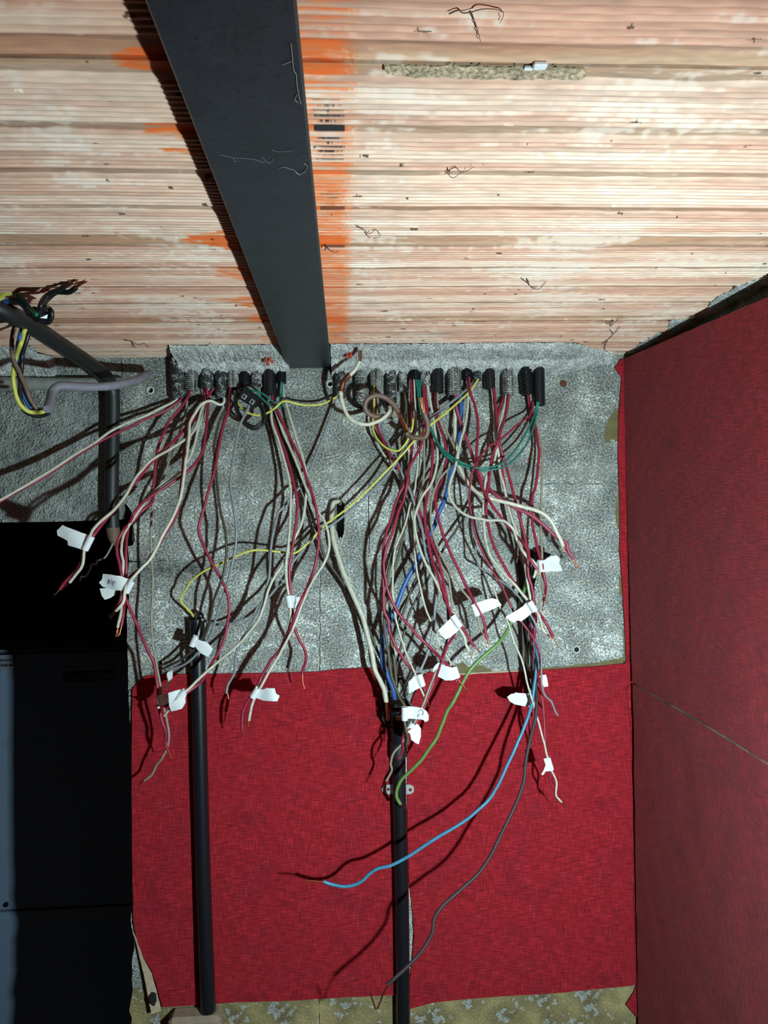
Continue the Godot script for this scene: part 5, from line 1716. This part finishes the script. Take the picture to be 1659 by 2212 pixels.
	wire("green", "green wire running from behind the slanted flag in a curve to the middle conduit", "1137,1236,16 1140,1246,20 1137,1260,28 1131,1280,40 1120,1312,52 1103,1347,62 1091,1371,66 1073,1393,70 1047,1415,72 1024,1437,74 1010,1456,75 998,1478,75 980,1514,74 967,1535,72 956,1563,70 944,1592,68 929,1615,66 908,1644,62 885,1667,58 867,1685,54 858,1704,52 857,1721,50 865,1737,48|871,1742,44 877,1748,42")
	wire("umber", "dark grey wire slanting down to the broken plug, nearer the beam side", "940,1172,12 915,1225,18 897,1254,24 881,1294,28 867,1334,30 852,1375,32 845,1412,34 846,1450,34 850,1500,32")
	wire("umber", "dark grey wire slanting down to the broken plug from under the teal loop", "1020,1085,16 1001,1121,18 982,1150,20 957,1188,22 928,1244,26 910,1276,28 888,1316,32 877,1348,34 867,1394,36 858,1430,36 856,1480,34 862,1510,30")
	wire("red", "red wire dropping beside the chase behind the slanted flag", "1121,1190,30 1128,1212,32 1139,1235,34 1145,1256,36 1150,1288,38 1152,1312,38 1149,1350,40 1147,1390,42 1149,1440,48 1152,1480,52 1148,1530,52 1146,1560,52 1150,1590,50|1147,1600,50 1146,1616,50")
	wire("umber", "dark wire in front of the chase, ending just above the fabric", "1130,1325,14 1136,1360,26 1141,1388,32 1146,1410,36 1150,1440,40 1153,1470,44 1155,1500,48")
	wire("thin_white", "thin white wire tip peeping out at the lower end of the chase", "1133,1390,10 1137,1420,14 1139,1436,16 1145,1450,18")
	# black cables lying in the chase and at the plug
	wire("fat_black", "black cable lying in the chase, the one against its ragged edge", "1150,1190,-24 1146,1200,-8 1138,1216,-2 1130,1250,-1 1128,1300,0 1133,1350,2 1138,1400,4 1139,1450,8 1141,1500,14", "", 1, "cable")
	wire("fat_black", "black cable lying in the chase next to the blue and green wires", "1158,1194,-22 1152,1206,-6 1146,1222,2 1141,1260,4 1138,1310,6 1141,1360,8 1143,1410,10 1144,1460,16 1148,1520,24", "", 1, "cable")
	wire("black", "black wire arching out of the plug behind the squarish flag", "856,1505,24 858,1480,30 862,1466,34 870,1470,36 873,1490,34 876,1510,30 886,1530,26 896,1545,24")
	wire("black", "black wire arching into the top of the fabric conduit", "430,1362,14 437,1340,15 437,1328,18 431,1324,20 424,1330,18 421,1345,15 421,1362,14")
	wire("umber", "short grey brown end sticking out beside the fabric conduit under the flag", "416,1390,22 411,1402,28 411,1420,30 414,1436,28 410,1444,26|404,1451,24")

func build_wires_under_ceiling() -> void:
	wire("sheathed", "stiff lilac sheathed cable near the first stub, four coloured cores at its end", "321,807,24 312,812,40 300,819,56 285,824,72 262,829,92 236,834,106 190,836,124 150,834,140 128,834,148 116,843,152 110,860,155 103,884,157", "", 1, "cable")
	wire("loom_yellow", "yellow core of the lilac cable, looping up past the dusty conduit", "106,880,155 100,886,155 84,891,159 58,887,167 38,864,175 30,833,183 29,803,189 36,765,197 47,738,198 53,715,198 58,700,198")
	wire("loom_blue", "blue core of the lilac cable, looping up behind the dusty conduit", "103,884,151 88,888,153 68,881,159 51,851,169 42,813,179 37,775,189 40,742,198 48,712,198 56,695,198")
	wire("loom_brown", "brown core of the lilac cable, outermost of its loop", "100,882,159 82,884,163 66,864,171 56,836,179 43,806,189 29,775,198 25,740,198 32,704,198 40,685,198")
	wire("loom_black", "black core of the lilac cable, under the yellow one", "109,886,151 100,895,151 84,899,155 68,896,161 52,886,167 44,860,173 44,820,183 47,790,191 50,760,197 61,722,198 66,705,198")
	wire("loom_yellow", "yellow green wire arching over the ceiling end of the dusty conduit", "-40,690,262 -10,655,275 2,642,280 13,633,285 30,633,288 42,640,289")
	wire("loom_teal", "green wire arching from the ceiling into the black tape bundle", "36,636,289 51,649,290 60,660,290 68,669,290 80,680,290")
	wire("loom_blue", "blue wire arching from the ceiling into the black tape bundle", "-30,664,255 8,652,262 28,649,268 42,654,272 54,665,276 62,678,280 74,684,284")
	wire("loom_black", "black wire from the tape bundle with a stripped copper end, upper of the pair", "84,680,288 84,671,290 89,655,296 97,643,302 111,632,310 127,626,316 138,619,320 144,614,322|154,609,324 165,605,326", "", 4)
	wire("loom_black", "black wire from the tape bundle with a stripped copper end, lower of the pair", "90,676,288 94,660,292 104,645,300 120,632,308 135,631,312 149,631,314 158,626,317 164,621,319|175,613,320 186,607,322", "", 4)
	wire("loom_black", "small black wire loop at the side of the tape bundle", "94,668,292 99,664,294 108,668,296 112,676,296 111,686,294 104,696,291 94,695,289")
	wire("thin_grey", "thin stray grey thread hanging crooked in the dark doorway", "243,1174,16 238,1186,20 229,1202,24 220,1208,26 210,1212,27 208,1219,28 198,1220,28 194,1232,28 185,1245,28 175,1247,28 173,1256,28")

func build_flags() -> void:
	flag("square white flag hanging in the doorway opening", "122,1146 128,1141 136,1134 150,1140 168,1147 186,1154 200,1162 194,1176 188,1189 172,1185 158,1181 147,1178 146,1168 134,1162 123,1157", 150, "198,1158,151 183,1188,151", 2.0, 0.4)
	flag("folded white flag at the jamb of the doorway, marked with a scribble", "221,1240 240,1241 262,1244 278,1251 287,1257 281,1269 275,1280 260,1275 240,1273 220,1268 212,1259 219,1252", 106, "285,1255,107 272,1280,107", 3.0, 0.3, "paper", ["233,1262 236,1252 239,1262 243,1251 244,1266", "245,1260 248,1255 251,1259 247,1262"])
	flag("curled lower lip of white tape under the folded flag at the jamb", "214,1272 226,1271 240,1271 252,1274 248,1285 238,1292 228,1295 220,1286", 100, "", 4.0, 1.2)
	flag("white tape joint wrapped round two wires at the fabric's corner", "340,1500 352,1503 366,1494 366,1510 366,1524 352,1529 341,1530", 66, "345,1500,61 347,1529,61", 3.0, 1.4)
	flag("torn white flag beside the tape joint at the fabric's corner", "364,1496 378,1492 392,1490 403,1499 400,1508 401,1518 394,1530 384,1533 370,1537 366,1525", 94, "400,1492,92 372,1522,92", 2.0, 0.8)
	flag("small white curl of tape above the tape joint at the fabric's corner", "359,1456 365,1448 373,1446 372,1456 371,1468 367,1478 362,1488 357,1491 360,1478 363,1470 360,1463", 36, "", 3.0, 1.2)
	flag("white flag across the top of the fabric conduit", "426,1380 436,1384 446,1386 455,1396 460,1402 455,1412 450,1419 440,1414 432,1410 424,1400 420,1394", 52, "", 1.5, 0.5)
	flag("rolled white tape standing against the fabric conduit", "412,1395 417,1384 423,1373 426,1374 424,1386 420,1397", 50, "424,1374,50 414,1396,50", 1.0, 1.2)
	flag("short white flag round the white and red wires in the middle of the blocks", "620,1286 630,1286 638,1287 636,1298 634,1314 625,1311 621,1298", 65, "622,1286,63 627,1312,63", 1.2, 0.2)
	flag("second short white flag just beside the one in the middle of the blocks", "639,1290 647,1289 655,1293 650,1304 644,1316 636,1312 640,1302", 68, "", 1.2, 0.4)
	flag("crumpled white flag with a ragged end on the red fabric", "541,1503 548,1494 556,1484 565,1490 575,1485 594,1485 597,1497 604,1502 600,1513 585,1513 568,1514 552,1510", 76, "558,1486,76 545,1507,76", 4.5, 0.1)
	flag("long white flag over the blocks with the tan and red wires above the fabric", "1020,1307 1036,1300 1052,1294 1064,1292 1076,1296 1084,1308 1066,1315 1048,1322 1030,1330 1024,1318", 76, "1022,1304,76 1031,1330,76", 1.5, 0.4)
	flag("slanted white flag in front of the chase, ragged at its lower corner", "1093,1332 1112,1320 1130,1309 1141,1298 1149,1308 1157,1318 1142,1330 1126,1342 1118,1340 1110,1345 1102,1342", 92, "1143,1299,94 1156,1320,94", 1.5, 0.6)
	flag("square white flag in the tangle over the blocks, wrapped at its upper edge", "946,1361 958,1349 970,1339 980,1329 990,1343 997,1353 986,1365 974,1375 963,1381 953,1372", 95, "977,1329,97 994,1354,97", 2.0, 0.7)
	flag("curved white flag at the top edge of the red fabric", "936,1446 941,1438 948,1431 960,1437 975,1441 984,1439 990,1452 994,1462 978,1468 962,1470 948,1463 938,1456", 81, "980,1440,80 988,1464,80", 3.5, 0.2)
	flag("squarish white flag above the broken plug", "882,1473 894,1462 906,1455 911,1468 915,1482 905,1486 894,1492 884,1498 883,1486", 80, "905,1456,80 913,1482,80", 1.5, 0.5)
	flag("white flag with a round scribble in front of the broken plug", "872,1527 886,1527 900,1527 912,1529 921,1535 926,1545 925,1556 918,1559 914,1554 900,1553 886,1553 873,1555", 88, "874,1527,87 874,1556,87", 2.0, 0.1, "paper", ["906,1533 902,1538 907,1541 902,1546 906,1550", "906,1533 911,1532 914,1537 912,1544"])
	flag("rolled white flag hanging lowest by the middle conduit's coupler", "882,1577 888,1568 895,1561 904,1567 910,1576 909,1590 904,1606 896,1602 888,1596 886,1586", 86, "881,1580,84 893,1562,85", 4.0, 0.9)
	flag("crumpled white flag near the side wall, a fold across its face", "1162,1209 1172,1212 1180,1208 1192,1202 1204,1200 1211,1208 1210,1220 1216,1233 1200,1234 1184,1234 1168,1235 1165,1222", 68, "1168,1210,67 1170,1235,67", 3.5, 1.1)
	flag("white flag with two dark bands behind the pale blue wire on the fabric", "1096,1506 1104,1500 1112,1498 1113,1496 1128,1497 1146,1498 1148,1512 1148,1527 1130,1525 1112,1522 1102,1516", 58, "1147,1498,58 1149,1527,58", 1.5, 0.1)
	flag("little white flag by the fabric edge where the thin grey wire ends", "1166,1460 1172,1458 1179,1457 1182,1469 1184,1482 1175,1484 1171,1474", 80, "", 1.0, 0.2)
	flag("lowest little white flag on the red fabric, a torn corner pointing down", "1174,1638 1181,1637 1188,1636 1191,1648 1194,1661 1184,1665 1178,1666 1174,1674 1169,1674 1174,1664 1178,1652", 82, "1182,1637,80 1190,1663,80", 1.5, 0.4)
